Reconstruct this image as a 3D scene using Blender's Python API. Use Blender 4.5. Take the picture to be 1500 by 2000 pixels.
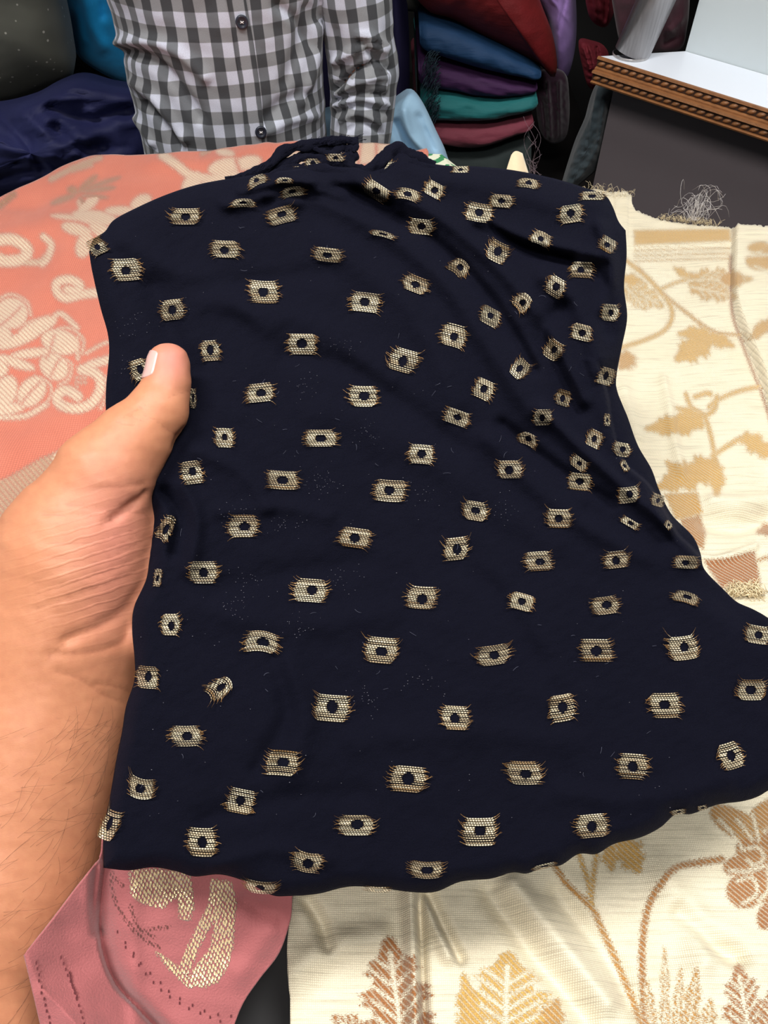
import bpy, bmesh, math, random
import numpy as np
from mathutils import Vector

# ------------------------------------------------------------------ scene, camera, light
scene = bpy.context.scene
COL = scene.collection
for o in list(bpy.data.objects):
    bpy.data.objects.remove(o, do_unlink=True)

F = 1500.0
PITCH = math.radians(50)
CAM = np.array([0.0, 0.0, 1.45])
RI = np.array([1.0, 0, 0])
UP = np.array([0, math.sin(PITCH), math.cos(PITCH)])
FW = np.array([0, math.cos(PITCH), -math.sin(PITCH)])

cd = bpy.data.cameras.new('camera')
cd.sensor_fit = 'VERTICAL'
cd.sensor_height = 24
cd.lens = F / 2000 * 24
cd.clip_start = 0.02
cam = bpy.data.objects.new('camera', cd)
cam.location = CAM
cam.rotation_euler = (math.radians(90) - PITCH, 0, 0)
COL.objects.link(cam)
scene.camera = cam

w = bpy.data.worlds.new('world')
scene.world = w
w.use_nodes = True
w.node_tree.nodes['Background'].inputs[0].default_value = (0.86, 0.92, 1.0, 1)
w.node_tree.nodes['Background'].inputs[1].default_value = 0.10

LAMPS = [((-0.55, 0.25, 2.66), 0.6, 0.3, 29.0), ((0.55, 0.35, 2.66), 0.6, 0.3, 21.0), ((0.0, -0.85, 2.66), 0.6, 0.3, 24.0)]
for (loc, sx, sy, pw) in LAMPS:
    ld = bpy.data.lights.new('ceiling_lamp_light', 'AREA')
    ld.shape = 'RECTANGLE'; ld.size = sx; ld.size_y = sy
    ld.energy = pw; ld.color = (1.0, 0.975, 0.94)
    lo = bpy.data.objects.new('ceiling_lamp_light', ld)
    lo.location = loc
    COL.objects.link(lo)

vs = scene.view_settings
vs.view_transform = 'Standard'
vs.look = 'None'
vs.gamma = 1.0
vs.exposure = -0.15
vs.use_curve_mapping = False

rng = np.random.default_rng(7)
random.seed(7)

# ------------------------------------------------------------------ pixel helpers (real positions on real surfaces)
def ray(x, y):
    x = np.asarray(x, float); y = np.asarray(y, float)
    rx = (x - 750) / F; uy = -(y - 1000) / F
    return rx[..., None] * RI + uy[..., None] * UP + FW
def PX(x, y, d):
    return CAM + ray(x, y) * np.asarray(d, float)[..., None]
def PZ(x, y, z):
    r = ray(x, y)
    t = (np.asarray(z, float) - CAM[2]) / r[..., 2]
    return CAM + r * t[..., None]
def PY(x, y, Y):
    r = ray(x, y)
    t = np.asarray(Y, float) / r[..., 1]
    return CAM + r * t[..., None]
def proj(P):
    q = np.asarray(P) - CAM
    d = q @ FW
    return 750 + F * (q @ RI) / d, 1000 - F * (q @ UP) / d, d

# ------------------------------------------------------------------ 2D helpers
def seg_dist(x, y, pts):
    d = np.full(np.shape(x), 1e9)
    for (ax, ay), (bx_, by) in zip(pts[:-1], pts[1:]):
        vx, vy = bx_ - ax, by - ay
        L = vx * vx + vy * vy + 1e-9
        h = np.clip(((x - ax) * vx + (y - ay) * vy) / L, 0, 1)
        d = np.minimum(d, np.hypot(x - ax - h * vx, y - ay - h * vy))
    return d
def poly_sd(x, y, pts):
    """signed distance, negative inside"""
    pts = list(pts)
    d = np.full(np.shape(x), 1e9)
    inside = np.zeros(np.shape(x), bool)
    n = len(pts)
    for i in range(n):
        ax, ay = pts[i]; bx_, by = pts[(i + 1) % n]
        vx, vy = bx_ - ax, by - ay
        L = vx * vx + vy * vy + 1e-9
        h = np.clip(((x - ax) * vx + (y - ay) * vy) / L, 0, 1)
        d = np.minimum(d, np.hypot(x - ax - h * vx, y - ay - h * vy))
        c = (ay > y) != (by > y)
        xi = ax + (y - ay) / (by - ay + (1e-9 if by == ay else 0)) * vx
        inside ^= c & (x < xi)
    return np.where(inside, -d, d)
def resample(pts, n, closed=False, smooth=True):
    p = np.array(pts, float)
    if closed: p = np.vstack([p, p[:1]])
    if smooth and len(p) > 2:
        out = []
        m = len(p)
        for i in range(m - 1):
            if closed:
                p0 = p[(i - 1) % (m - 1)]; p3 = p[(i + 2) % (m - 1)]
            else:
                p0 = p[max(i - 1, 0)]; p3 = p[min(i + 2, m - 1)]
            p1, p2 = p[i], p[i + 1]
            for t in np.linspace(0, 1, 8, endpoint=False):
                a = 0.5 * (2 * p1 + (p2 - p0) * t + (2 * p0 - 5 * p1 + 4 * p2 - p3) * t * t + (3 * p1 - p0 - 3 * p2 + p3) * t ** 3)
                out.append(a)
        out.append(p[-1])
        p = np.array(out)
    s = np.concatenate([[0], np.cumsum(np.linalg.norm(np.diff(p, axis=0), axis=1))])
    u = np.linspace(0, s[-1], n, endpoint=not closed)
    return np.stack([np.interp(u, s, p[:, k]) for k in range(p.shape[1])], 1)
def wob(x, y, seed, scale, octv=4):
    """smooth pseudo noise about -1..1"""
    r = np.random.default_rng(seed)
    out = 0
    for o in range(octv):
        for k in range(4):
            a = r.uniform(0, 6.283); f = 6.283 / scale * 1.7 ** o * r.uniform(.7, 1.3)
            out = out + np.sin((x * math.cos(a) + y * math.sin(a)) * f + r.uniform(0, 6.28)) * 0.55 ** o
    return out / 5.0
def ridges(x, y, lst):
    out = np.zeros(np.shape(x))
    for pts, wd, amp in lst:
        d = seg_dist(x, y, resample(pts, 16).tolist())
        out += amp * np.exp(-(d / wd) ** 2)
    return out
def coons(top, right, bottom, left, nu, nv):
    """top,bottom left->right, left,right top->bottom; returns (nv,nu,2)"""
    T = resample(top, nu); B = resample(bottom, nu); L = resample(left, nv); R_ = resample(right, nv)
    u = np.linspace(0, 1, nu)[None, :, None]; v = np.linspace(0, 1, nv)[:, None, None]
    g = (1 - v) * T[None] + v * B[None] + (1 - u) * L[:, None] + u * R_[:, None]
    g -= (1 - u) * (1 - v) * T[0] + u * (1 - v) * T[-1] + (1 - u) * v * B[0] + u * v * B[-1]
    return g

# ------------------------------------------------------------------ object helpers
def mesh_obj(name, verts, faces, mat, parent=None, uv=None, attrs=None, smooth=True):
    me = bpy.data.meshes.new(name)
    verts = np.asarray(verts, float)
    me.from_pydata(verts.tolist(), [], faces if isinstance(faces, list) else faces.tolist())
    if smooth:
        me.polygons.foreach_set('use_smooth', [True] * len(me.polygons))
    if uv is not None:
        lay = me.uv_layers.new(name='UVMap')
        li = np.empty(len(me.loops), np.int32); me.loops.foreach_get('vertex_index', li)
        lay.data.foreach_set('uv', np.asarray(uv, np.float32)[li].ravel())
    for k, v in (attrs or {}).items():
        a = me.attributes.new(k, 'FLOAT', 'POINT')
        a.data.foreach_set('value', np.asarray(v, np.float32).ravel())
    if mat is not None: me.materials.append(mat)
    me.update()
    o = bpy.data.objects.new(name, me)
    COL.objects.link(o)
    if parent is not None: o.parent = parent; o.matrix_parent_inverse = parent.matrix_world.inverted()
    return o
def grid_faces(nv, nu, off=0, flip=False):
    i = np.arange(nv * nu).reshape(nv, nu) + off
    a = np.stack([i[:-1, :-1], i[1:, :-1], i[1:, 1:], i[:-1, 1:]], -1).reshape(-1, 4)
    return a[:, ::-1] if flip else a
def tag(o, label, cat, group=None, kind=None):
    o['label'] = label; o['category'] = cat
    if group: o['group'] = group
    if kind: o['kind'] = kind
    return o
def empty(name, loc=(0, 0, 0)):
    o = bpy.data.objects.new(name, None); o.location = tuple(float(c) for c in loc); o.empty_display_size = 0.05
    COL.objects.link(o); bpy.context.view_layer.update()
    return o
def solidify(o, t, off=-1.0):
    m = o.modifiers.new('thickness', 'SOLIDIFY'); m.thickness = t; m.offset = off
    return o
def box_mesh(name, lo, hi, mat, parent=None, bevel=0.0, smooth=False):
    bm = bmesh.new()
    bmesh.ops.create_cube(bm, size=1)
    lo = np.array(lo, float); hi = np.array(hi, float)
    for v in bm.verts:
        v.co = Vector([(lo[k] + hi[k]) / 2 + v.co[k] * (hi[k] - lo[k]) for k in range(3)])
    if bevel: bmesh.ops.bevel(bm, geom=bm.edges[:], offset=bevel, segments=2, affect='EDGES')
    me = bpy.data.meshes.new(name); bm.to_mesh(me); bm.free()
    me.materials.append(mat)
    o = bpy.data.objects.new(name, me); COL.objects.link(o)
    if parent is not None: o.parent = parent; o.matrix_parent_inverse = parent.matrix_world.inverted()
    return o
def tubes(list_of_pts, radius, sides=4):
    V, Fc = [], []
    for pts in list_of_pts:
        p = np.asarray(pts, float); n = len(p)
        r = radius if np.ndim(radius) else np.full(n, radius)
        t = np.gradient(p, axis=0); t /= np.linalg.norm(t, axis=1)[:, None] + 1e-12
        ref = np.array([0.31, 0.52, 0.79])
        a = np.cross(t, ref); a /= np.linalg.norm(a, axis=1)[:, None] + 1e-12
        b = np.cross(t, a)
        o = len(V)
        for i in range(n):
            for k in range(sides):
                an = 6.28318 * k / sides
                V.append(p[i] + r[i] * (math.cos(an) * a[i] + math.sin(an) * b[i]))
        for i in range(n - 1):
            for k in range(sides):
                k2 = (k + 1) % sides
                Fc.append([o + i * sides + k, o + i * sides + k2, o + (i + 1) * sides + k2, o + (i + 1) * sides + k])
        Fc.append([o + k for k in range(sides)][::-1])
        Fc.append([o + (n - 1) * sides + k for k in range(sides)])
    return V, Fc

# ------------------------------------------------------------------ signed distance bodies
def vgrid(lo, hi, h):
    ax = [np.arange(lo[k], hi[k] + h, h, dtype=np.float32) for k in range(3)]
    return np.meshgrid(*ax, indexing='ij'), ax
def cone(P, a, b, ra, rb):
    a = np.array(a, np.float32); b = np.array(b, np.float32)
    v = b - a; L = float(v @ v) + 1e-12
    q = [P[k] - a[k] for k in range(3)]
    h = np.clip((q[0] * v[0] + q[1] * v[1] + q[2] * v[2]) / L, 0, 1)
    return np.sqrt((q[0] - h * v[0]) ** 2 + (q[1] - h * v[1]) ** 2 + (q[2] - h * v[2]) ** 2) - (ra + (rb - ra) * h)
def ellip(P, c, r):
    q = [(P[k] - c[k]) / r[k] for k in range(3)]
    k0 = np.sqrt(q[0] ** 2 + q[1] ** 2 + q[2] ** 2)
    return (k0 - 1) * min(r)
def smin(a, b, k):
    h = np.clip(0.5 + 0.5 * (b - a) / k, 0, 1)
    return b + (a - b) * h - k * h * (1 - h)
def surface_nets(V, lo, h):
    s = V < 0
    nx, ny, nz = V.shape
    c = [s[i:nx - 1 + i, j:ny - 1 + j, k:nz - 1 + k] for i in (0, 1) for j in (0, 1) for k in (0, 1)]
    anyc = np.logical_or.reduce(c); allc = np.logical_and.reduce(c)
    act = anyc & ~allc
    idx = np.full(act.shape, -1, np.int64)
    I, J, K = np.nonzero(act)
    idx[I, J, K] = np.arange(len(I))
    acc = np.zeros((len(I), 3)); cnt = np.zeros(len(I))
    corners = [(i, j, k) for i in (0, 1) for j in (0, 1) for k in (0, 1)]
    for p in range(8):
        for q in range(p + 1, 8):
            a, b = corners[p], corners[q]
            if sum(abs(a[m] - b[m]) for m in range(3)) != 1: continue
            va = V[I + a[0], J + a[1], K + a[2]]; vb = V[I + b[0], J + b[1], K + b[2]]
            m = (va < 0) != (vb < 0)
            t = np.where(m, va / np.where(m, va - vb, 1), 0)
            for ax in range(3):
                acc[:, ax] += np.where(m, a[ax] + t * (b[ax] - a[ax]), 0)
            cnt += m
    verts = (np.stack([I, J, K], 1) + acc / cnt[:, None]) * h + np.array(lo)
    faces = []
    for ax in range(3):
        sl0 = [slice(None)] * 3; sl1 = [slice(None)] * 3
        sl0[ax] = slice(0, -1); sl1[ax] = slice(1, None)
        s0 = s[tuple(sl0)]; s1 = s[tuple(sl1)]
        E = np.argwhere(s0 != s1)
        o1, o2 = (ax + 1) % 3, (ax + 2) % 3
        lim = act.shape
        E = E[(E[:, o1] > 0) & (E[:, o2] > 0) & (E[:, o1] < lim[o1]) & (E[:, o2] < lim[o2])]
        sg = s0[E[:, 0], E[:, 1], E[:, 2]]
        def cell(d1, d2):
            e = E.copy(); e[:, o1] += d1; e[:, o2] += d2
            return idx[e[:, 0], e[:, 1], e[:, 2]]
        q = np.stack([cell(-1, -1), cell(0, -1), cell(0, 0), cell(-1, 0)], 1)
        q = np.where(sg[:, None], q, q[:, ::-1])
        faces.append(q)
    return verts, np.vstack(faces)
def relax(verts, faces, it=2, lam=0.5):
    e = np.vstack([faces[:, [0, 1]], faces[:, [1, 2]], faces[:, [2, 3]], faces[:, [3, 0]]])
    for _ in range(it):
        acc = np.zeros_like(verts); c = np.zeros(len(verts))
        for k in range(3):
            acc[:, k] = np.bincount(e[:, 0], verts[e[:, 1], k], len(verts)) + np.bincount(e[:, 1], verts[e[:, 0], k], len(verts))
        c = np.bincount(e[:, 0], minlength=len(verts)) + np.bincount(e[:, 1], minlength=len(verts))
        verts = verts + lam * (acc / np.maximum(c, 1)[:, None] - verts)
    return verts
def vnormals(verts, faces):
    n = np.cross(verts[faces[:, 2]] - verts[faces[:, 0]], verts[faces[:, 3]] - verts[faces[:, 1]])
    out = np.zeros_like(verts)
    for c in range(4):
        for k in range(3):
            out[:, k] += np.bincount(faces[:, c], n[:, k], len(verts))
    return out / (np.linalg.norm(out, axis=1)[:, None] + 1e-12)

# ------------------------------------------------------------------ materials
def lin(c):
    return tuple([(v / 255 / 12.92 if v / 255 <= 0.04045 else ((v / 255 + 0.055) / 1.055) ** 2.4) for v in c]) + (1.0,)
class NT:
    def __init__(s, name):
        s.m = bpy.data.materials.new(name); s.m.use_nodes = True
        s.t = s.m.node_tree; s.b = s.t.nodes['Principled BSDF']
    def n(s, typ, **kw):
        x = s.t.nodes.new(typ)
        for k, v in kw.items(): setattr(x, k, v)
        return x
    def l(s, a, b): s.t.links.new(a, b)
    def val(s, sock, v):
        if isinstance(v, bpy.types.NodeSocket): s.l(v, sock)
        else: sock.default_value = v
    def attr(s, name):
        return s.n('ShaderNodeAttribute', attribute_name=name).outputs['Fac']
    def math(s, op, a, b=0.0, clamp=False):
        x = s.n('ShaderNodeMath', operation=op); x.use_clamp = clamp
        s.val(x.inputs[0], a); s.val(x.inputs[1], b)
        return x.outputs[0]
    def mix(s, f, a, b):
        x = s.n('ShaderNodeMix', data_type='RGBA')
        s.val(x.inputs['Factor'], f); s.val(x.inputs['A'], a); s.val(x.inputs['B'], b)
        return x.outputs['Result']
    def mapr(s, v, a, b, c=0.0, d=1.0):
        x = s.n('ShaderNodeMapRange'); x.clamp = True
        s.val(x.inputs[0], v)
        for k, q in zip((1, 2, 3, 4), (a, b, c, d)): x.inputs[k].default_value = q
        return x.outputs[0]
    def coord(s, kind='UV', scale=(1, 1, 1), rot=(0, 0, 0)):
        c = s.n('ShaderNodeTexCoord'); mp = s.n('ShaderNodeMapping')
        s.l(c.outputs[kind], mp.inputs['Vector']); mp.inputs['Scale'].default_value = scale; mp.inputs['Rotation'].default_value = rot
        return mp.outputs[0]
    def noise(s, vec, scale, detail=3, rough=0.55):
        x = s.n('ShaderNodeTexNoise'); s.l(vec, x.inputs['Vector'])
        x.inputs['Scale'].default_value = scale; x.inputs['Detail'].default_value = detail; x.inputs['Roughness'].default_value = rough
        return x.outputs['Fac']
    def wave(s, vec, scale, axis='X', dist=0.0, dscale=1.0):
        x = s.n('ShaderNodeTexWave', wave_type='BANDS', bands_direction=axis); s.l(vec, x.inputs['Vector'])
        x.inputs['Scale'].default_value = scale; x.inputs['Distortion'].default_value = dist; x.inputs['Detail Scale'].default_value = dscale
        return x.outputs['Fac']
    def bump(s, h, dist, strength=1.0, nrm=None):
        x = s.n('ShaderNodeBump'); s.val(x.inputs['Height'], h); x.inputs['Distance'].default_value = dist; x.inputs['Strength'].default_value = strength
        if nrm is not None: s.l(nrm, x.inputs['Normal'])
        return x.outputs[0]
    def set(s, **kw):
        for k, v in kw.items(): s.val(s.b.inputs[k.replace('_', ' ')], v)
        return s.m

def plain(name, c, rough=0.6, metal=0.0, nscale=30, namp=0.12, bump=0.0, kind='Object'):
    t = NT(name); v = t.coord(kind)
    n = t.noise(v, nscale)
    col = t.mix(n, tuple(x * (1 - namp) for x in lin(c)[:3]) + (1,), tuple(min(1, x * (1 + namp)) for x in lin(c)[:3]) + (1,))
    t.set(Base_Color=col, Roughness=rough, Metallic=metal)
    if bump: t.set(Normal=t.bump(n, bump))
    return t.m
def cloth_mat(name, c, rough=0.85, sheen=0.25, var=0.25, thread=900, nscale=14, sheen_tint=None, stretch=(1, 1, 1), fine=0.0004):
    t = NT(name); v = t.coord('Object', stretch)
    n = t.noise(v, nscale, 4)
    f = t.noise(v, thread, 2)
    a = lin(c)
    col = t.mix(n, tuple(x * (1 - var) for x in a[:3]) + (1,), tuple(min(1, x * (1 + var)) for x in a[:3]) + (1,))
    t.set(Base_Color=col, Roughness=rough, Sheen_Weight=sheen, Sheen_Roughness=0.5)
    if sheen_tint: t.set(Sheen_Tint=lin(sheen_tint))
    t.set(Normal=t.bump(f, fine, 0.6, t.bump(n, 0.004, 0.5)))
    return t.m

M = {}
M['floor'] = plain('floor_tile', (120, 112, 104), 0.5)
M['wall'] = plain('painted_wall', (196, 205, 208), 0.7, nscale=6, namp=0.03)
M['backwall'] = plain('back_wall', (24, 22, 22), 0.8, nscale=5)
M['ceil'] = plain('ceiling_paint', (215, 214, 208), 0.9)
M['panel'] = plain('grey_laminate', (102, 94, 97), 0.45, nscale=9, namp=0.05)
M['counter'] = plain('dark_counter', (14, 13, 16), 0.6)
M['bench'] = plain('bench_wood', (22, 17, 16), 0.7)
M['white_top'] = plain('white_laminate', (222, 228, 238), 0.35, nscale=8, namp=0.02)
M['lampframe'] = plain('lamp_frame', (220, 220, 220), 0.5)
t = NT('lamp_diffuser'); t.set(Base_Color=(0.9, 0.9, 0.9, 1), Emission_Color=(1, 0.975, 0.94, 1), Emission_Strength=3.0); M['diffuser'] = t.m

# ------------------------------------------------------------------ the room
def struct(o): o['kind'] = 'structure'; return o
TZ = 0.95      # counter surface
BZ = 0.66      # bench top behind the seller
struct(box_mesh('floor', (-2.2, -1.6, -0.05), (2.2, 2.3, 0.0), M['floor']))
struct(box_mesh('ceiling', (-2.2, -1.6, 2.7), (2.2, 2.3, 2.78), M['ceil']))
struct(box_mesh('wall_back', (-2.2, 2.2, 0.0), (2.2, 2.3, 2.7), M['backwall']))
struct(box_mesh('wall_left', (-2.3, -1.6, 0.0), (-2.2, 2.3, 2.7), M['wall']))

def prism(name, poly, z0, z1, mat, parent=None, bevel=0.0):
    bm = bmesh.new()
    b = [bm.verts.new((p[0], p[1], z0)) for p in poly]
    tt = [bm.verts.new((p[0], p[1], z1)) for p in poly]
    n = len(poly)
    bm.faces.new(b[::-1]); bm.faces.new(tt)
    for i in range(n): bm.faces.new([b[i], b[(i + 1) % n], tt[(i + 1) % n], tt[i]])
    bmesh.ops.recalc_face_normals(bm, faces=bm.faces[:])
    if bevel: bmesh.ops.bevel(bm, geom=bm.edges[:], offset=bevel, segments=2, affect='EDGES')
    me = bpy.data.meshes.new(name); bm.to_mesh(me); bm.free(); me.materials.append(mat)
    o = bpy.data.objects.new(name, me); COL.objects.link(o)
    if parent is not None: o.parent = parent; o.matrix_parent_inverse = parent.matrix_world.inverted()
    return o

ct = prism('counter', [(-0.95, 0.045), (0.95, 0.045), (0.95, 0.52), (0.48, 0.80), (0.13, 0.90), (0.05, 0.99), (-0.3, 1.0), (-0.7, 0.93), (-0.95, 0.85)], 0.0, TZ - 0.030, M['counter'])
tag(ct, 'black topped counter under the spread cloths', 'counter')
bn = box_mesh('storage_bench', (-1.6, 1.38, 0.0), (0.47, 2.15, BZ), M['bench'], bevel=0.004)
tag(bn, 'low dark bench behind the seller carrying folded cloths', 'bench')
rk = box_mesh('shade_board', (-0.12, 1.42, 1.50), (0.40, 2.2, 1.53), M['bench'], bevel=0.004)  # unseen board, added to keep light off the stacked cloths
tag(rk, 'unseen board added above the stacked cloths to shade them', 'shade board')

# ceiling lamps
for i, (loc, sx, sy, pw) in enumerate(LAMPS):
    e = empty('ceiling_lamp', (loc[0], loc[1], 2.70))
    x, y = loc[0], loc[1]
    box_mesh('lamp_diffuser', (x - sx / 2, y - sy / 2, 2.668), (x + sx / 2, y + sy / 2, 2.69), M['diffuser'], e)
    for (a, b, c, d) in ((-sx / 2 - .03, -sy / 2 - .03, sx / 2 + .03, -sy / 2), (-sx / 2 - .03, sy / 2, sx / 2 + .03, sy / 2 + .03), (-sx / 2 - .03, -sy / 2, -sx / 2, sy / 2), (sx / 2, -sy / 2, sx / 2 + .03, sy / 2)):
        box_mesh('lamp_frame', (x + a, y + b, 2.655), (x + c, y + d, 2.70), M['lampframe'], e)
    tag(e, ['white ceiling panel lamp above the salmon cloth', 'white ceiling panel lamp above the gold cloth', 'white ceiling panel lamp behind the camera'][i], 'lamp', 'ceiling panel lamps')

# diagonal half wall with a shelf on top, and wall above
SZ = 1.0
A = PZ(1170, 110, SZ); Bp = PZ(1500, 213, SZ); Cb = PZ(1338, 100, SZ); Db = PZ(1500, 150, SZ)
dirf = (Bp - A); dirf[2] = 0; dirf /= np.linalg.norm(dirf)
nrm_in = np.array([-dirf[1], dirf[0], 0]);
if nrm_in @ (Cb - A) < 0: nrm_in = -nrm_in
Lsh = 0.95
A2 = A + dirf * Lsh
C0 = Cb.copy(); C2 = C0 + dirf * (Lsh - 0.05)
def p2(*ps): return [(p[0], p[1]) for p in ps]
shelf = empty('wall_shelf', (A[0], A[1], SZ - 0.05))
tag(shelf, 'white topped shelf with carved brown wooden trim at the upper right', 'shelf')
prism('shelf_board', p2(A, A2, C2 + nrm_in * 0.0, C0), SZ - 0.012, SZ, M['white_top'], shelf)
wp = prism('wall_right', p2(C0 + nrm_in * .001, C2 + nrm_in * .001, C2 + nrm_in * 0.08, C0 + nrm_in * 0.08), 0.0, 2.7, M['wall']); struct(wp)
ins = A + nrm_in * 0.03 + dirf * 0.02
pw_ = prism('wall_partition', p2(ins, ins + dirf * (Lsh - 0.03), C2 - nrm_in * 0.001, C0 - nrm_in * .001 + dirf * .002), 0.0, SZ - 0.0125, M['panel']); struct(pw_)

t = NT('carved_wood'); v = t.coord('Object', (1, 1, 1)); n = t.noise(v, 60, 4); n2 = t.noise(v, 400, 2)
col = t.mix(n, lin((98, 62, 36)), lin((164, 110, 66)))
t.set(Base_Color=col, Roughness=0.5, Normal=t.bump(n2, 0.0006)); M['wood'] = t.m
def along(profile, a, dirv, L, name, mat, parent):
    V = []; Fc = []
    out = -nrm_in
    for e in (0, L):
        for (o_, z_) in profile:
            V.append(a + dirv * e + out * o_ + np.array([0, 0, z_]))
    n = len(profile)
    for i in range(n): Fc.append([i, (i + 1) % n, n + (i + 1) % n, n + i])
    Fc += [list(range(n))[::-1], [n + i for i in range(n)]]
    return mesh_obj(name, V, Fc, mat, parent, smooth=False)
base = A.copy(); base[2] = SZ
TS = 0.76
prof1 = [(0, 0.001), (0.004, 0.001), (0.005, -0.003), (0.002, -0.005), (0.002, -0.017), (0.006, -0.019), (0.006, -0.022), (0, -0.022)]
prof2 = [(0.0, -0.022), (0.012, -0.022), (0.013, -0.026), (0.008, -0.029), (0.008, -0.041), (0.012, -0.043), (0.011, -0.046), (-0.02, -0.046), (-0.02, -0.022)]
for pr in (prof1, prof2): along([(a_, b_ * TS) for a_, b_ in pr], base, dirf, Lsh, 'trim_rail', M['wood'], shelf)
M['groove_shade'] = plain('recess_shade', (58, 34, 20), 0.6)  # dark strips paint shade into the grooves behind the links
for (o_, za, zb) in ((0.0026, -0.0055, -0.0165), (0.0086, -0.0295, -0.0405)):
    along([(o_ - .002, za * TS), (o_, za * TS), (o_, zb * TS), (o_ - .002, zb * TS)], base, dirf, Lsh, 'recess_shade_strip', M['groove_shade'], shelf)
# carved links on both rails: a shared twisted lozenge mesh
def link_mesh(L, H, D):
    V = []; Fc = []
    nu, nv = 7, 5
    for i in range(nu):
        u = i / (nu - 1) * 2 - 1
        for j in range(nv):
            q = j / (nv - 1) * 2 - 1
            hgt = math.cos(q * 1.5) * math.sqrt(max(0, 1 - u * u * 0.92))
            V.append((u * L * 0.5 + q * L * 0.24, -D * hgt, q * H * 0.5 * (1 - 0.25 * abs(u))))
    for i in range(nu - 1):
        for j in range(nv - 1):
            a = i * nv + j
            Fc.append([a, a + nv, a + nv + 1, a + 1])
    me = bpy.data.meshes.new('carved_link'); me.from_pydata(V, [], Fc); me.materials.append(M['wood'])
    me.polygons.foreach_set('use_smooth', [True] * len(me.polygons)); me.update()
    return me
lm = link_mesh(0.0104, 0.0112 * TS, 0.0040)
ang = math.atan2(dirf[1], dirf[0])
for row, (off, zc) in enumerate(((0.002, -0.011 * TS), (0.008, -0.035 * TS))):
    k = 0
    while 0.008 + k * 0.0136 < 0.42:
        p = base + dirf * (0.008 + k * 0.0136) - nrm_in * (off - 0.0005) + np.array([0, 0, zc])
        o = bpy.data.objects.new('carved_link', lm); COL.objects.link(o)
        o.location = p; o.rotation_euler = (0, 0, ang)
        o.parent = shelf; o.matrix_parent_inverse = shelf.matrix_world.inverted()
        k += 1

# steel post standing on the shelf
t = NT('brushed_steel'); v = t.coord('Object', (200, 200, 3)); n = t.noise(v, 1.5, 3)
t.set(Base_Color=t.mix(n, lin((150, 146, 148)), lin((222, 220, 220))), Metallic=0.6, Roughness=0.3); M['steel'] = t.m
pb = PZ(1232, 108, SZ); ptp = PY(1281, 0, pb[1]); dv = (ptp - pb); dv /= np.linalg.norm(dv)
post = empty('steel_post', pb); tag(post, 'slanting brushed steel post standing on the white shelf', 'post')
n = 40; V = []; Fc = []
a1 = np.cross(dv, [0, 1, 0]); a1 /= np.linalg.norm(a1); a2 = np.cross(dv, a1)
for L, r in ((0.004, 0.027), (0.75, 0.027), (0.75, 0.0245), (0.004, 0.0245)):
    for k in range(n):
        an = 6.28318 * k / n
        V.append(pb + dv * L + r * (a1 * math.cos(an) + a2 * math.sin(an)))
for q in range(4):
    for k in range(n):
        k2 = (k + 1) % n; q2 = (q + 1) % 4
        Fc.append([q * n + k, q * n + k2, q2 * n + k2, q2 * n + k])
mesh_obj('pipe', V, Fc, M['steel'], post)
V = []; Fc = []
for (z, r) in ((0, 0.0278), (0.002, 0.0278), (0.003, 0.0272)):
    for k in range(n):
        an = 6.28318 * k / n
        V.append(pb + np.array([r * math.cos(an), r * math.sin(an), z + 0.0005]))
for q in range(2):
    for k in range(n): Fc.append([q * n + k, q * n + (k + 1) % n, (q + 1) * n + (k + 1) % n, (q + 1) * n + k])
mesh_obj('base_ring', V, Fc, M['steel'], post)

# ------------------------------------------------------------------ cloth bundles behind
def puff(name, outline, Y, front, back, mat, rid=(), nz=(0.0, 60), power=0.5, n=120, rings=26, center=None, seed=1):
    o = resample(outline, n, closed=True)
    c = np.mean(o, 0) if center is None else np.array(center, float)
    r = np.linspace(0, 1, rings) ** 0.8
    xs = c[0] + (o[None, :, 0] - c[0]) * r[:, None]; ys = c[1] + (o[None, :, 1] - c[1]) * r[:, None]
    prof = np.clip(1 - r ** 2, 0, 1)[:, None] ** power
    rel = ridges(xs, ys, rid) + nz[0] * wob(xs, ys, seed, nz[1])
    Yc = np.full_like(xs, Y) if np.ndim(Y) == 0 else Y
    P0 = PY(xs, ys, Yc)
    yf = P0[..., 1] - front * prof - rel * np.minimum(1, (1 - r[:, None]) * 6)
    Pf = PY(xs, ys, yf)
    Pb = P0.copy(); Pb[..., 1] += back * prof
    V = np.vstack([Pf.reshape(-1, 3), Pb[:-1].reshape(-1, 3)])
    Fc = []
    idx = np.arange(rings * n).reshape(rings, n)
    for i in range(rings - 1):
        a = idx[i]; b = idx[i + 1]
        Fc.append(np.stack([a, b, np.roll(b, -1), np.roll(a, -1)], 1))
    idb = np.arange((rings - 1) * n).reshape(rings - 1, n) + rings * n
    for i in range(rings - 1):
        a = idb[i]; b = idb[i + 1] if i + 1 < rings - 1 else idx[rings - 1]
        Fc.append(np.stack([np.roll(a, -1), np.roll(b, -1), b, a], 1))
    ob = mesh_obj(name, V, np.vstack(Fc), mat)
    return ob

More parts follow.
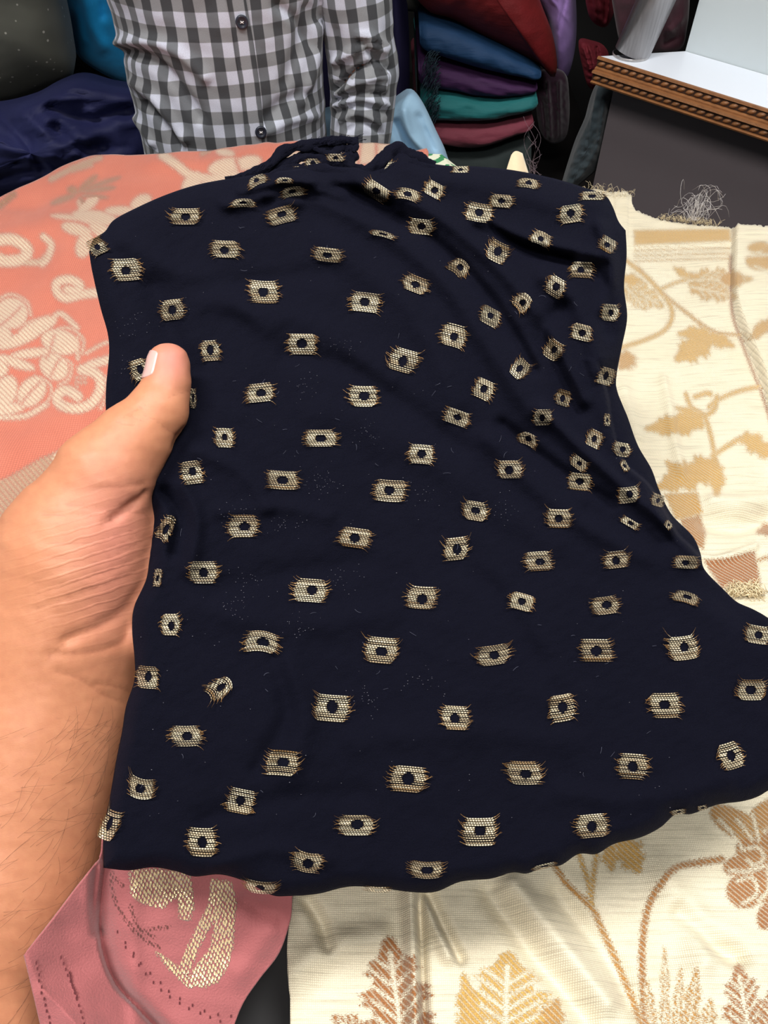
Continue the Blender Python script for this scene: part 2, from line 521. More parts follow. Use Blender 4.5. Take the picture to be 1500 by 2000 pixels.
# dark speckled bundle
t = NT('speckled_charcoal_cloth'); v = t.coord('Object'); n = t.noise(v, 10, 3); f = t.noise(v, 1500, 2)
vo = t.n('ShaderNodeTexVoronoi', feature='F1'); t.l(v, vo.inputs['Vector']); vo.inputs['Scale'].default_value = 44
spot = t.mapr(vo.outputs['Distance'], 0.085, 0.13, 1, 0)
t.set(Base_Color=t.mix(spot, t.mix(n, lin((84, 84, 75)), lin((112, 112, 102))), lin((200, 196, 186))), Roughness=0.75, Sheen_Weight=0.2, Normal=t.bump(f, 0.0004)); M['speck'] = t.m
tag(puff('cloth_bundle', [(-330, -200), (-100, -260), (80, -160), (122, 0), (140, 90), (142, 148), (90, 172), (20, 198), (-120, 215), (-330, 212)], 1.80, 0.16, 0.2, M['speck'], nz=(0.006, 160), seed=3), 'dark charcoal cloth bundle with tiny white specks at upper left', 'cloth bundle')
M['teal_blue'] = cloth_mat('bright_blue_cloth', (0, 142, 205), 0.8, 0.1, 0.2)
tag(puff('cloth_bundle', [(85, -160), (260, -190), (420, -100), (420, 120), (330, 190), (250, 166), (190, 138), (150, 105), (128, 40), (112, -40)], 1.98, 0.10, 0.12, M['teal_blue'], rid=[([(160, -40), (175, 40), (200, 90)], 12, 0.012), ([(200, -40), (205, 30)], 9, -0.012), ([(145, 20), (160, 80)], 10, 0.01)], nz=(0.004, 90), seed=4), 'bright teal blue cloth bundle behind the shirted seller', 'cloth bundle')
M['navy'] = cloth_mat('navy_cloth', (24, 28, 74), 0.75, 0.15, 0.3, sheen_tint=(90, 100, 190))
nv_rid = [([(60, 195), (150, 175), (250, 175)], 22, 0.03), ([(40, 215), (90, 260), (140, 290)], 12, 0.022), ([(100, 210), (170, 235), (250, 215)], 14, -0.03),
          ([(-20, 215), (40, 260), (85, 330)], 9, -0.022), ([(110, 250), (135, 285), (200, 290)], 14, -0.028), ([(0, 290), (60, 300), (170, 275)], 16, 0.02), ([(60, 320), (150, 300)], 12, 0.016), ([(0, 350), (60, 335)], 10, -0.02), ([(70, 185), (130, 180), (230, 195)], 4, -0.008), ([(90, 200), (180, 190), (255, 200)], 4, 0.007), ([(150, 260), (200, 300), (260, 300)], 6, 0.012), ([(20, 230), (70, 300), (110, 340)], 5, 0.010), ([(170, 215), (210, 235), (265, 240)], 5, 0.010), ([(30, 320), (100, 315), (150, 285)], 5, -0.012)]
tag(puff('cloth_bundle', [(-300, 215), (-60, 215), (50, 195), (110, 165), (160, 150), (220, 165), (300, 185), (330, 260), (320, 330), (250, 388), (-40, 394), (-300, 394)], 1.48, 0.13, 0.12, M['navy'], rid=nv_rid, nz=(0.006, 50), seed=5, center=(60, 300)), 'crumpled navy blue cloth heap left of the seller', 'cloth heap')
M['black_soft'] = cloth_mat('black_cloth_soft', (12, 12, 14), 0.9, 0.1)
# indigo hanging cloth behind the sleeve
M['indigo'] = cloth_mat('indigo_cloth', (22, 15, 58), 0.85, 0.1, sheen_tint=(60, 50, 140))
tag(puff('cloth_bundle', [(600, -120), (780, -120), (795, 0), (800, 120), (795, 222), (760, 300), (700, 330), (620, 330), (600, 200)], 1.52, 0.05, 0.14, M['indigo'], rid=[([(770, -50), (778, 100), (775, 220)], 9, 0.012), ([(740, -50), (745, 200)], 9, -0.012)], seed=6), 'dark indigo cloth bundle behind the checked sleeve', 'cloth bundle')
# pale blue cloth
M['pale_blue'] = cloth_mat('pale_blue_cloth', (176, 216, 250), 0.5, 0.1, 0.12)
tag(puff('cloth_bundle', [(610, 235), (660, 215), (740, 220), (785, 190), (806, 180), (828, 205), (852, 255), (872, 300), (876, 345), (800, 380), (690, 380), (615, 330)], 1.34, 0.05, 0.08, M['pale_blue'], rid=[([(790, 215), (800, 260), (835, 300)], 9, 0.01), ([(770, 240), (800, 300)], 9, -0.012), ([(820, 230), (845, 290)], 8, -0.008)], nz=(0.0015, 44), seed=8), 'glossy pale blue cloth bundle beside the checked sleeve', 'cloth bundle')
# olive bundle at the top edge
M['olive'] = cloth_mat('olive_cloth', (74, 70, 58), 0.85, 0.2)
tag(puff('cloth_bundle', [(745, -90), (830, -110), (880, -60), (865, -10), (835, 18), (800, 22), (768, 8), (748, -30)], 1.55, 0.05, 0.1, M['olive'], rid=[([(820, -40), (832, 0)], 5, 0.008)], nz=(0.004, 30), seed=9), 'small drab olive cloth bundle at the top edge of the stack', 'cloth bundle')

# ---- stack of folded fabrics
def fold_slab(name, top, bot, Y, bulge, back, mat, nz=0.0, seed=1, n=60, m=15):
    T = resample(top, n); B = resample(bot, n)
    PT = PY(T[:, 0], T[:, 1], Y); PB = PY(B[:, 0], B[:, 1], Y)
    mid = (PT + PB) / 2; half = (PT - PB) / 2
    s = np.linspace(0, 1, n)
    endf = np.clip(np.minimum(s, 1 - s) / 0.06, 0, 1) ** 0.5
    rows = []
    rows.append(mid + half * 0.9 * endf[:, None] + np.array([0, back, 0]))
    rows.append(mid + half * (0.96 * (0.75 + .25 * endf))[:, None] + np.array([0, back * 0.45, 0]))
    for th in np.linspace(90, -90, m):
        c_, s_ = math.cos(math.radians(th)), math.sin(math.radians(th))
        wv = 1 + 0.0 * s
        p = mid + half * (s_ * (0.72 + 0.28 * endf))[:, None]
        p = p + np.array([0, -1, 0]) * (bulge * c_ * (0.55 + 0.45 * endf) * wv)[:, None]
        p = p + np.array([0, -1, 0]) * (nz * wob(T[:, 0] + 0 * s, T[:, 1] + th * 1.2, seed, 60))[:, None] * c_
        rows.append(p)
    rows.append(mid - half * (0.96 * (0.75 + .25 * endf))[:, None] + np.array([0, back * 0.45, 0]))
    rows.append(mid - half * 0.9 * endf[:, None] + np.array([0, back, 0]))
    g = np.stack(rows, 0)
    nv_ = g.shape[0]
    Fc = grid_faces(nv_, n).tolist()
    Fc.append([k * n for k in range(nv_)]); Fc.append([k * n + n - 1 for k in range(nv_)][::-1])
    Fc += np.stack([np.arange(n - 1) + (nv_ - 1) * n, np.arange(n - 1), np.arange(1, n), np.arange(1, n) + (nv_ - 1) * n], 1)[:, ::-1].tolist()
    return mesh_obj(name, g.reshape(-1, 3), Fc, mat)
FG = 'folded cloths in the stack behind the counter'
M['f_blue'] = cloth_mat('folded_blue', (6, 50, 88), 0.75, 0.12, 0.25, sheen_tint=(60, 140, 200), stretch=(0.3, 1, 2.5), nscale=40)
M['f_purple'] = cloth_mat('folded_purple', (52, 12, 62), 0.8, 0.12, 0.25, sheen_tint=(150, 70, 170), stretch=(0.3, 1, 2.5), nscale=40)
M['f_teal'] = cloth_mat('folded_teal', (0, 96, 98), 0.75, 0.12, 0.15, stretch=(0.3, 1, 2.5), nscale=40)
M['f_rose'] = cloth_mat('folded_rose', (112, 42, 58), 0.8, 0.12, 0.18, stretch=(0.5, 1, 2), nscale=40)
M['f_green'] = cloth_mat('folded_green', (26, 38, 38), 0.8, 0.1, 0.25)
M['f_red'] = cloth_mat('folded_red', (104, 10, 16), 0.65, 0.08, 0.3, sheen_tint=(200, 90, 60), stretch=(0.4, 1, 1.6), nscale=30)
M['f_lilac'] = cloth_mat('folded_lilac', (152, 120, 186), 0.8, 0.12, 0.15)
folds = [
 ('f_green', [(820, 278), (900, 290), (960, 282), (1038, 252)], [(820, 385), (900, 392), (980, 392), (1030, 390)], 1.47, 'dark green folded cloth at the bottom of the stack'),
 ('f_rose', [(812, 232), (880, 233), (960, 232), (1038, 216)], [(812, 262), (890, 282), (950, 279), (1042, 243)], 1.46, 'dusty rose folded cloth below the teal one in the stack'),
 ('f_teal', [(822, 168), (880, 176), (960, 187), (1046, 174)], [(815, 228), (880, 231), (960, 228), (1050, 206)], 1.455, 'teal green folded cloth in the middle of the stack'),
 ('f_purple', [(815, 95), (870, 116), (950, 136), (1048, 155)], [(818, 164), (880, 172), (960, 184), (1046, 174)], 1.46, 'deep purple folded cloth between the blue and teal ones'),
 ('f_blue', [(818, 36), (870, 42), (940, 70), (1000, 98), (1056, 128)], [(820, 92), (880, 112), (950, 132), (1052, 152)], 1.45, 'dark blue folded cloth under the red one in the stack'),
]
for k, (mt, tp, bt, Y, lab) in enumerate(folds):
    ob = fold_slab('folded_cloth', tp, bt, Y, 0.035, 0.42, M[mt], 0.004, k + 20)
    tag(ob, lab, 'folded cloth', FG)
tag(puff('folded_cloth', [(800, -200), (960, -210), (1030, -60), (1062, 20), (1080, 70), (1088, 125), (1080, 152), (1055, 128), (1000, 98), (940, 68), (880, 36), (835, 20), (800, -40)], 1.47, 0.085, 0.25, M['f_red'], nz=(0.003, 80), seed=31, center=(950, -30)), 'deep red folded cloth bulging over the top of the stack', 'folded cloth', FG)
tag(puff('folded_cloth', [(985, -200), (1090, -210), (1118, -60), (1126, 20), (1124, 90), (1110, 146), (1092, 150), (1082, 100), (1070, 40), (1030, -40)], 1.60, 0.07, 0.25, M['f_lilac'], rid=[([(1060, -20), (1110, 40)], 4, 0.003), ([(1110, -20), (1090, 60)], 4, -0.003)], nz=(0.003, 50), seed=32, center=(1092, -10)), 'lilac folded cloth behind the red one in the stack', 'folded cloth', FG)
# frayed ends on the left of the stack
fr = []
for k in range(160):
    x0 = random.uniform(838, 862); y0 = random.uniform(96, 228)
    L = random.uniform(12, 40)
    p = [PY(x0 - j * L / 5 * 0.6, y0 + j * j * L / 25 * 1.1 + random.uniform(-1, 1), 1.42 - 0.004 * j + random.uniform(-.01, .0)) for j in range(5)]
    fr.append(p)
V, Fc = tubes(fr, 0.0006, 3)
M['fringe_dark'] = plain('fringe_dark', (14, 40, 52), 0.8)
fo = mesh_obj('cloth_fringe', V, Fc, M['fringe_dark']); tag(fo, 'dark frayed thread fringe on the left end of the stack', 'fringe', kind='stuff')

# maroon gathered pieces
def gathered(name, outline, Y, mat, lines, label, front=0.03, back=0.05, seed=1, center=None, nz=(0.003, 20)):
    ob = puff(name, outline, Y, front, back, mat, rid=lines, nz=nz, seed=seed, center=center)
    return tag(ob, label, 'hanging cloth')
M['maroon'] = cloth_mat('maroon_cloth', (62, 22, 36), 0.8, 0.3, 0.3)
M['crimson'] = cloth_mat('crimson_cloth', (98, 10, 28), 0.8, 0.15, 0.35, sheen_tint=(220, 80, 90))
M['plum'] = cloth_mat('plum_cloth', (54, 24, 44), 0.85, 0.3, 0.3)
M['slate'] = cloth_mat('slate_cloth', (44, 56, 62), 0.85, 0.2, 0.25)
gathered('hanging_cloth', [(1045, 150), (1100, 140), (1112, 190), (1108, 262), (1085, 280), (1064, 272), (1050, 240)], 1.56, M['plum'], [([(1070, 160), (1076, 270)], 4, 0.012), ([(1092, 160), (1094, 270)], 4, 0.012), ([(1060, 200), (1066, 265)], 3, -0.008)], 'dark plum cloth hanging beside the folded stack', seed=41)
gathered('hanging_cloth', [(1132, 84), (1160, 84), (1185, 96), (1190, 130), (1178, 172), (1152, 172), (1140, 140)], 1.44, M['crimson'], [([(1150, 90), (1158, 120), (1162, 165)], 3, 0.010), ([(1166, 92), (1172, 160)], 3, -0.01), ([(1140, 95), (1152, 135)], 3, 0.008)], 'crimson gathered cloth end beside the left end of the shelf', seed=42)
gathered('hanging_cloth', [(1140, -120), (1200, -120), (1202, 0), (1190, 45), (1172, 52), (1150, 30), (1142, -30)], 1.52, M['crimson'], [([(1160, -20), (1166, 40)], 4, 0.01), ([(1180, -20), (1182, 40)], 4, -0.01), ([(1190, -10), (1188, 40)], 3, 0.008)], 'dark crimson crumpled cloth above the left end of the shelf', seed=43)
gathered('hanging_cloth', [(1195, -160), (1350, -170), (1347, 0), (1342, 55), (1330, 98), (1290, 104), (1240, 102), (1205, 60)], 1.36, M['maroon'], [([(1310, 60), (1340, 30)], 6, 0.008), ([(1300, 85), (1335, 70)], 5, -0.008), ([(1300, 20), (1335, -20)], 8, 0.01)], 'dark maroon cloth heaped behind the steel post', front=0.02, back=0.06, seed=44, nz=(0.004, 60))
gathered('hanging_cloth', [(1170, 165), (1198, 172), (1197, 240), (1185, 310), (1150, 345), (1120, 372), (1085, 420), (1120, 300), (1150, 230)], 1.33, M['slate'], [([(1180, 190), (1165, 290), (1130, 350)], 7, 0.012), ([(1192, 200), (1178, 290)], 5, -0.01)], 'slate grey cloth hanging below the left end of the shelf', seed=45)

# ------------------------------------------------------------------ woven motif drawing (signed distance in photo pixels, baked to the cloth)
class Draw:
    def __init__(s, x, y):
        s.x, s.y = x, y
        s.sd = np.full(x.shape, 60.0); s.tone = np.zeros(x.shape)
    def _put(s, sel, d, tone):
        cur = s.sd[sel]; m = d < cur
        tn = s.tone[sel]; tn[m] = tone
        s.sd[sel] = np.minimum(cur, d); s.tone[sel] = tn
    def _sel(s, pts, pad):
        p = np.array(pts)
        return (s.x > p[:, 0].min() - pad) & (s.x < p[:, 0].max() + pad) & (s.y > p[:, 1].min() - pad) & (s.y < p[:, 1].max() + pad)
    def stroke(s, pts, wd, tone=0.5, smooth=True, taper=None):
        pts = resample(pts, max(10, 5 * len(pts))).tolist() if smooth and len(pts) > 2 else pts
        sel = s._sel(pts, wd + 60)
        s._put(sel, seg_dist(s.x[sel], s.y[sel], pts) - wd / 2, tone)
    def poly(s, pts, tone=0.5):
        sel = s._sel(pts, 60)
        s._put(sel, poly_sd(s.x[sel], s.y[sel], pts), tone)
    def cut(s, pts, wd, smooth=True):
        pts = resample(pts, max(8, 4 * len(pts))).tolist() if smooth and len(pts) > 2 else pts
        sel = s._sel(pts, wd + 60)
        s.sd[sel] = np.maximum(s.sd[sel], wd / 2 - seg_dist(s.x[sel], s.y[sel], pts))
    def ell(s, cx, cy, a, b, rot=0, tone=0.5, pow_=2.0, pt=0.0):
        th = np.linspace(0, 6.283, 36, endpoint=False); r = math.radians(rot)
        ex = a * np.sign(np.cos(th)) * np.abs(np.cos(th)) ** (2 / pow_); ey = b * np.sign(np.sin(th)) * np.abs(np.sin(th)) ** (2 / pow_) * (1 - pt * np.cos(th))
        s.poly(list(zip(cx + ex * math.cos(r) - ey * math.sin(r), cy + ex * math.sin(r) + ey * math.cos(r))), tone)
    def leaf(s, base, tip, wd, tone=0.5, lobes=3, veins=True, seed=0, vw=4):
        """a lobed, toothed leaf between base and tip"""
        r = np.random.default_rng(seed)
        b = np.array(base, float); tq = np.array(tip, float); ax = tq - b; L = np.linalg.norm(ax); ax /= L; nx = np.array([-ax[1], ax[0]])
        def side(sg):
            out = []
            N = lobes * 6
            for i in range(N + 1):
                u = i / N
                env = math.sin(math.pi * min(1, u * 0.88 + 0.12)) ** 0.7
                lob = 0.62 + 0.38 * abs(math.cos(math.pi * u * lobes))
                tooth = 1 + 0.14 * (1 if i % 2 else -1) + r.uniform(-.06, .06)
                out.append(b + ax * L * u + sg * nx * wd * env * lob * tooth * (1 - 0.25 * u))
            return out
        pts = side(1) + [tq] + side(-1)[::-1]
        s.poly([tuple(p) for p in pts], tone)
        if veins:
            s.cut([tuple(b), tuple(b + ax * L * 0.86)], vw, False)
            for u in np.linspace(0.15, 0.7, lobes + 1):
                for sg in (1, -1):
                    p0 = b + ax * L * u; p1 = p0 + ax * L * 0.20 + sg * nx * wd * 0.62
                    s.cut([tuple(p0), tuple(p1)], vw * 0.7, False)

def table_cloth(name, top, right, bottom, left, nu, nv, z0, zfun, mat, draw, parent, thick=0.0012, jag=0.0):
    g = coons(top, right, bottom, left, nu, nv)
    if jag:
        g[0, :, 1] += jag * np.random.default_rng(3).uniform(-1, 1, nu)
    P = PZ(g[..., 0], g[..., 1], np.full(g.shape[:2], z0))
    P[..., 2] += zfun(g[..., 0], g[..., 1])
    P[..., 2] -= 1.6 * np.maximum(0, 0.045 - P[..., 1])
    px, py, dd = proj(P)
    at = {}
    if draw is not None:
        D_ = Draw(px.ravel(), py.ravel()); draw(D_)
        at = {'motif': -D_.sd, 'tone': D_.tone}
    uv = np.stack([P[..., 0].ravel(), P[..., 1].ravel()], 1)
    o = mesh_obj(name, P.reshape(-1, 3), grid_faces(nv, nu), mat, parent, uv, at)
    solidify(o, thick, -1.0)
    return o, P

def brocade(name, base_a, base_b, mot_a, mot_b, weave_u, weave_v, met=0.25, streak=0.5, rough=0.75, sheen=0.3, edge=5.0, mrough=0.4, slub=0.0, spark=0.0, bumpd=0.00025, mfill=1.0, hatch=90, hatamt=0.6):
    t = NT(name); v = t.coord('UV')
    n = t.noise(v, 18, 4)
    v2 = t.coord('UV', (3, 60, 1)); sl = t.noise(v2, 8, 3)
    wx = t.wave(v, weave_u, 'X', 0.6, 2.0); wy = t.wave(v, weave_v, 'Y', 0.6, 2.0)
    fine = t.noise(t.coord('UV', (1, 4, 1)), 700, 2)
    mo = t.attr('motif'); tn = t.attr('tone')
    rag = t.math('MULTIPLY', t.math('SUBTRACT', fine, 0.5), edge * 3)
    mask = t.mapr(t.math('ADD', mo, rag), -1.0, 1.2)
    mask = t.math('MULTIPLY', mask, t.mapr(fine, 0.30, 0.42, mfill, 1.0))
    bc = t.mix(n, lin(base_a), lin(base_b))
    if slub: bc = t.mix(t.mapr(sl, 0.5, 0.75, 0, slub), bc, lin(tuple(c * 0.72 for c in base_a)))
    weave = t.math('MULTIPLY', wx, wy)
    bc = t.mix(t.mapr(weave, 0.0, 0.25, streak, 0.0), bc, lin(tuple(c * 0.62 for c in base_a)))
    mc = t.mix(tn, lin(mot_a), lin(mot_b))
    mc = t.mix(t.mapr(fine, 0.35, 0.65, 0.45, 0.0), mc, lin(tuple(c * 0.6 for c in mot_b)))
    t.set(Base_Color=t.mix(mask, bc, mc), Roughness=t.mapr(mask, 0, 1, rough, mrough), Metallic=t.mapr(mask, 0, 1, 0.0, met), Sheen_Weight=sheen)
    hat = t.wave(t.coord('UV'), hatch, 'DIAGONAL', 3.0, 30.0); mask = t.math('MULTIPLY', mask, t.mapr(hat, 0.10, 0.32, 1 - hatamt, 1.0))
    t.set(Base_Color=t.mix(mask, bc, mc))
    h = t.math('ADD', t.math('MULTIPLY', weave, 1.0), t.math('MULTIPLY', mask, t.math('MULTIPLY', fine, 2.5)))
    t.set(Normal=t.bump(h, bumpd, 0.8))
    return t.m

# ---- salmon brocade
M['salmon'] = brocade('salmon_brocade', (196, 104, 82), (214, 126, 102), (246, 220, 190), (166, 108, 70), 150, 150, edge=12.0, met=0.1, hatch=120, hatamt=0.5, streak=0.4, rough=0.8, sheen=0.25, mrough=0.35, bumpd=0.0003)
def draw_salmon(d):
    T = 0.05
    # big flower by the thumb
    for (cx, cy, a, b, r) in [(22, 612, 32, 30, 0), (-15, 650, 40, 26, 20), (72, 640, 42, 15, -25), (40, 662, 46, 12, -22), (118, 668, 38, 24, 15), (60, 690, 40, 9, -8), (106, 716, 30, 25, 40),
                              (30, 708, 40, 10, 18), (62, 765, 34, 24, 130), (10, 768, 22, 36, 20), (-20, 720, 36, 22, 0), (10, 800, 40, 12, -10)]:
        d.ell(cx, cy, a, b, r, T)
    d.stroke([(215, 702), (180, 712), (160, 724)], 16, T)
    d.stroke([(160, 722), (188, 730), (197, 755), (182, 785), (150, 798), (118, 790), (112, 772), (130, 762), (152, 775)], 19, T)
    d.stroke([(0, 815), (50, 812), (90, 790)], 10, T)
    d.stroke([(150, 660), (152, 700)], 7, T); d.stroke([(98, 630), (118, 612), (150, 640)], 9, T)
    d.stroke([(-10, 590), (20, 575), (52, 590), (60, 615)], 4, T); d.stroke([(85, 655), (130, 640), (162, 662), (160, 690)], 4, T); d.stroke([(120, 700), (140, 712), (134, 740), (115, 752)], 4, T); d.stroke([(70, 735), (98, 750), (96, 780), (70, 805)], 4, T)
    d.stroke([(168, 690), (200, 672), (216, 668)], 5, T); d.stroke([(205, 735), (212, 765), (196, 798)], 4, T); d.stroke([(30, 640), (60, 628), (95, 618)], 4, T)
    for q in range(7): d.ell(150 + 8 * (q % 3), 738 + 9 * (q // 3), 2.5, 2.5, 0, 0.3)
    d.cut([(106, 655), (96, 690), (90, 700)], 3); d.cut([(-5, 640), (20, 620), (40, 600)], 3); d.cut([(40, 790), (60, 765), (80, 745)], 3); d.cut([(100, 735), (108, 715), (118, 700)], 3)
    # curl above it
    d.stroke([(190, 572), (160, 575), (128, 582), (112, 570), (112, 552), (135, 546), (155, 556), (150, 568), (132, 566)], 17, T)
    # left upper curls
    d.stroke([(-10, 470), (25, 468), (52, 485), (45, 505), (10, 510), (-10, 500)], 22, T)
    d.stroke([(85, 462), (100, 478), (92, 505), (82, 515)], 12, T)
    d.stroke([(50, 512), (78, 512), (92, 500)], 12, 0.3)
    # middle cluster
    for (cx, cy, a, b, r) in [(185, 425, 45, 14, 8), (200, 452, 30, 14, 35), (150, 448, 30, 12, 15), (165, 478, 16, 26, 20), (172, 400, 26, 10, -40), (235, 412, 30, 9, 0), (275, 395, 22, 13, -30), (140, 425, 40, 5, 6)]:
        d.ell(cx, cy, a, b, r, 0.15)
    d.stroke([(155, 395), (162, 410), (185, 420)], 9, 0.3)
    # bronze sprig
    for (x1, y1, x2, y2, wd) in [(152, 376, 190, 342, 13), (148, 380, 100, 398, 11), (152, 376, 132, 368, 16), (158, 374, 225, 366, 10), (160, 382, 210, 386, 8), (155, 385, 165, 402, 10), (158, 372, 235, 346, 8)]:
        d.ell((x1 + x2) / 2, (y1 + y2) / 2, math.hypot(x2 - x1, y2 - y1) / 2, wd / 2, math.degrees(math.atan2(y2 - y1, x2 - x1)), 0.85)
    d.stroke([(0, 402), (14, 390), (26, 380)], 12, 0.9); d.stroke([(100, 350), (150, 325), (195, 308)], 10, 0.55); d.stroke([(140, 330), (175, 320)], 14, 0.6)
    # silver stem and large blossoms by the black cloth
    d.stroke([(318, 303), (345, 322), (372, 342), (410, 350)], 17, T)
    for (cx, cy, a, b, r) in [(440, 325, 34, 16, -15), (485, 318, 26, 14, -12), (375, 358, 16, 26, 35), (430, 355, 45, 20, -20), (440, 298, 18, 7, 10), (700, 295, 52, 26, 0), (640, 305, 60, 22, -10), (760, 292, 36, 12, 5), (560, 320, 40, 18, -30), (520, 340, 40, 14, -25)]:
        d.ell(cx, cy, a, b, r, T)
    for pts in ([(705, 270), (700, 320)], [(735, 272), (735, 320)], [(460, 310), (470, 340)]): d.cut(pts, 5, False)
    d.stroke([(395, 300), (410, 292)], 8, 0.6)
    # border band by the wrist
    d.stroke([(-30, 985), (20, 952), (70, 915), (130, 880), (215, 830), (330, 760)], 16, 0.25)
    d.poly([(-40, 1000), (-40, 955), (20, 930), (80, 895), (120, 880), (90, 930), (30, 1000), (0, 1020)], 0.62)
def z_salmon(x, y):
    z = 0.007 * wob(x, y, 51, 420, 2) * np.clip((y - 300) / 150, 0, 1) + 0.002 * wob(x, y, 52, 110, 3)
    z += ridges(x, y, [([(-60, 1050), (5, 1035), (40, 1005), (90, 950)], 14, -0.012), ([(0, 470), (60, 455), (160, 440), (260, 470)], 26, 0.006), ([(0, 690), (60, 590), (140, 480)], 40, 0.005), ([(0, 900), (120, 820), (220, 720)], 40, 0.006), ([(-20, 400), (80, 395), (190, 350)], 18, -0.004), ([(300, 320), (420, 318), (520, 290)], 16, 0.004)])
    return z
sal = empty('brocade_cloth', (-0.35, 0.6, TZ)); tag(sal, 'salmon pink brocade cloth with silvery flower motifs on the left', 'cloth')
table_cloth('cloth_sheet', [(-330, 520), (-120, 430), (0, 384), (60, 357), (120, 325), (168, 306), (220, 303), (300, 301), (400, 294), (490, 284), (610, 273), (700, 277), (770, 283), (800, 296), (833, 289)],
            [(833, 289), (835, 312), (800, 420), (760, 700), (650, 1000), (600, 1240)], [(-330, 1240), (0, 1240), (300, 1240), (600, 1240)], [(-330, 520), (-330, 900), (-330, 1240)], 300, 300, TZ + 0.022, z_salmon, M['salmon'], draw_salmon, sal)
# overhanging far edge
te = resample([(-330, 520), (-120, 430), (0, 384), (60, 357), (120, 325), (168, 306), (220, 303), (300, 301), (400, 294), (490, 284), (610, 273), (700, 277), (770, 283)], 120)
Pt = PZ(te[:, 0], te[:, 1], np.full(120, TZ + 0.022)); Pt[:, 2] += z_salmon(te[:, 0], te[:, 1])
rows = [Pt + np.array([0, 0.012 * math.sin(k / 8 * 1.57), 0]) + np.array([0, 0, -0.14 * (k / 8) ** 1.5]) + (np.array([0, 1, 0]) * (0.006 * np.sin(te[:, 0] / 40 + 1) * k / 8)[:, None]) for k in range(9)]
G = np.stack(rows); o = mesh_obj('cloth_overhang', G.reshape(-1, 3), grid_faces(9, 120, flip=True), M['salmon'], sal, np.stack([G[..., 0].ravel(), G[..., 2].ravel()], 1), {'motif': np.full(G.size // 3, -60.0), 'tone': np.zeros(G.size // 3)})
# white cloth with green print peeking out
t = NT('green_print_cloth'); v = t.coord('Object'); vo = t.noise(v, 55, 1)
t.set(Base_Color=t.mix(t.mapr(vo, 0.52, 0.54), lin((228, 230, 205)), lin((60, 140, 90))), Roughness=0.8); M['gprint'] = t.m
gp = PX([828, 862, 905, 900, 835], [300, 301, 335, 350, 350], np.array([1.13, 1.13, 1.10, 1.06, 1.06]))
o = mesh_obj('printed_cloth', np.vstack([gp, gp - np.array([0, 0, .02])]), [[4, 3, 2, 1, 0], [5, 6, 7, 8, 9]] + [[i, (i + 1) % 5, (i + 1) % 5 + 5, i + 5] for i in range(5)], M['gprint'], smooth=False)
tag(o, 'small corner of white cloth with green print behind the black cloth', 'cloth')

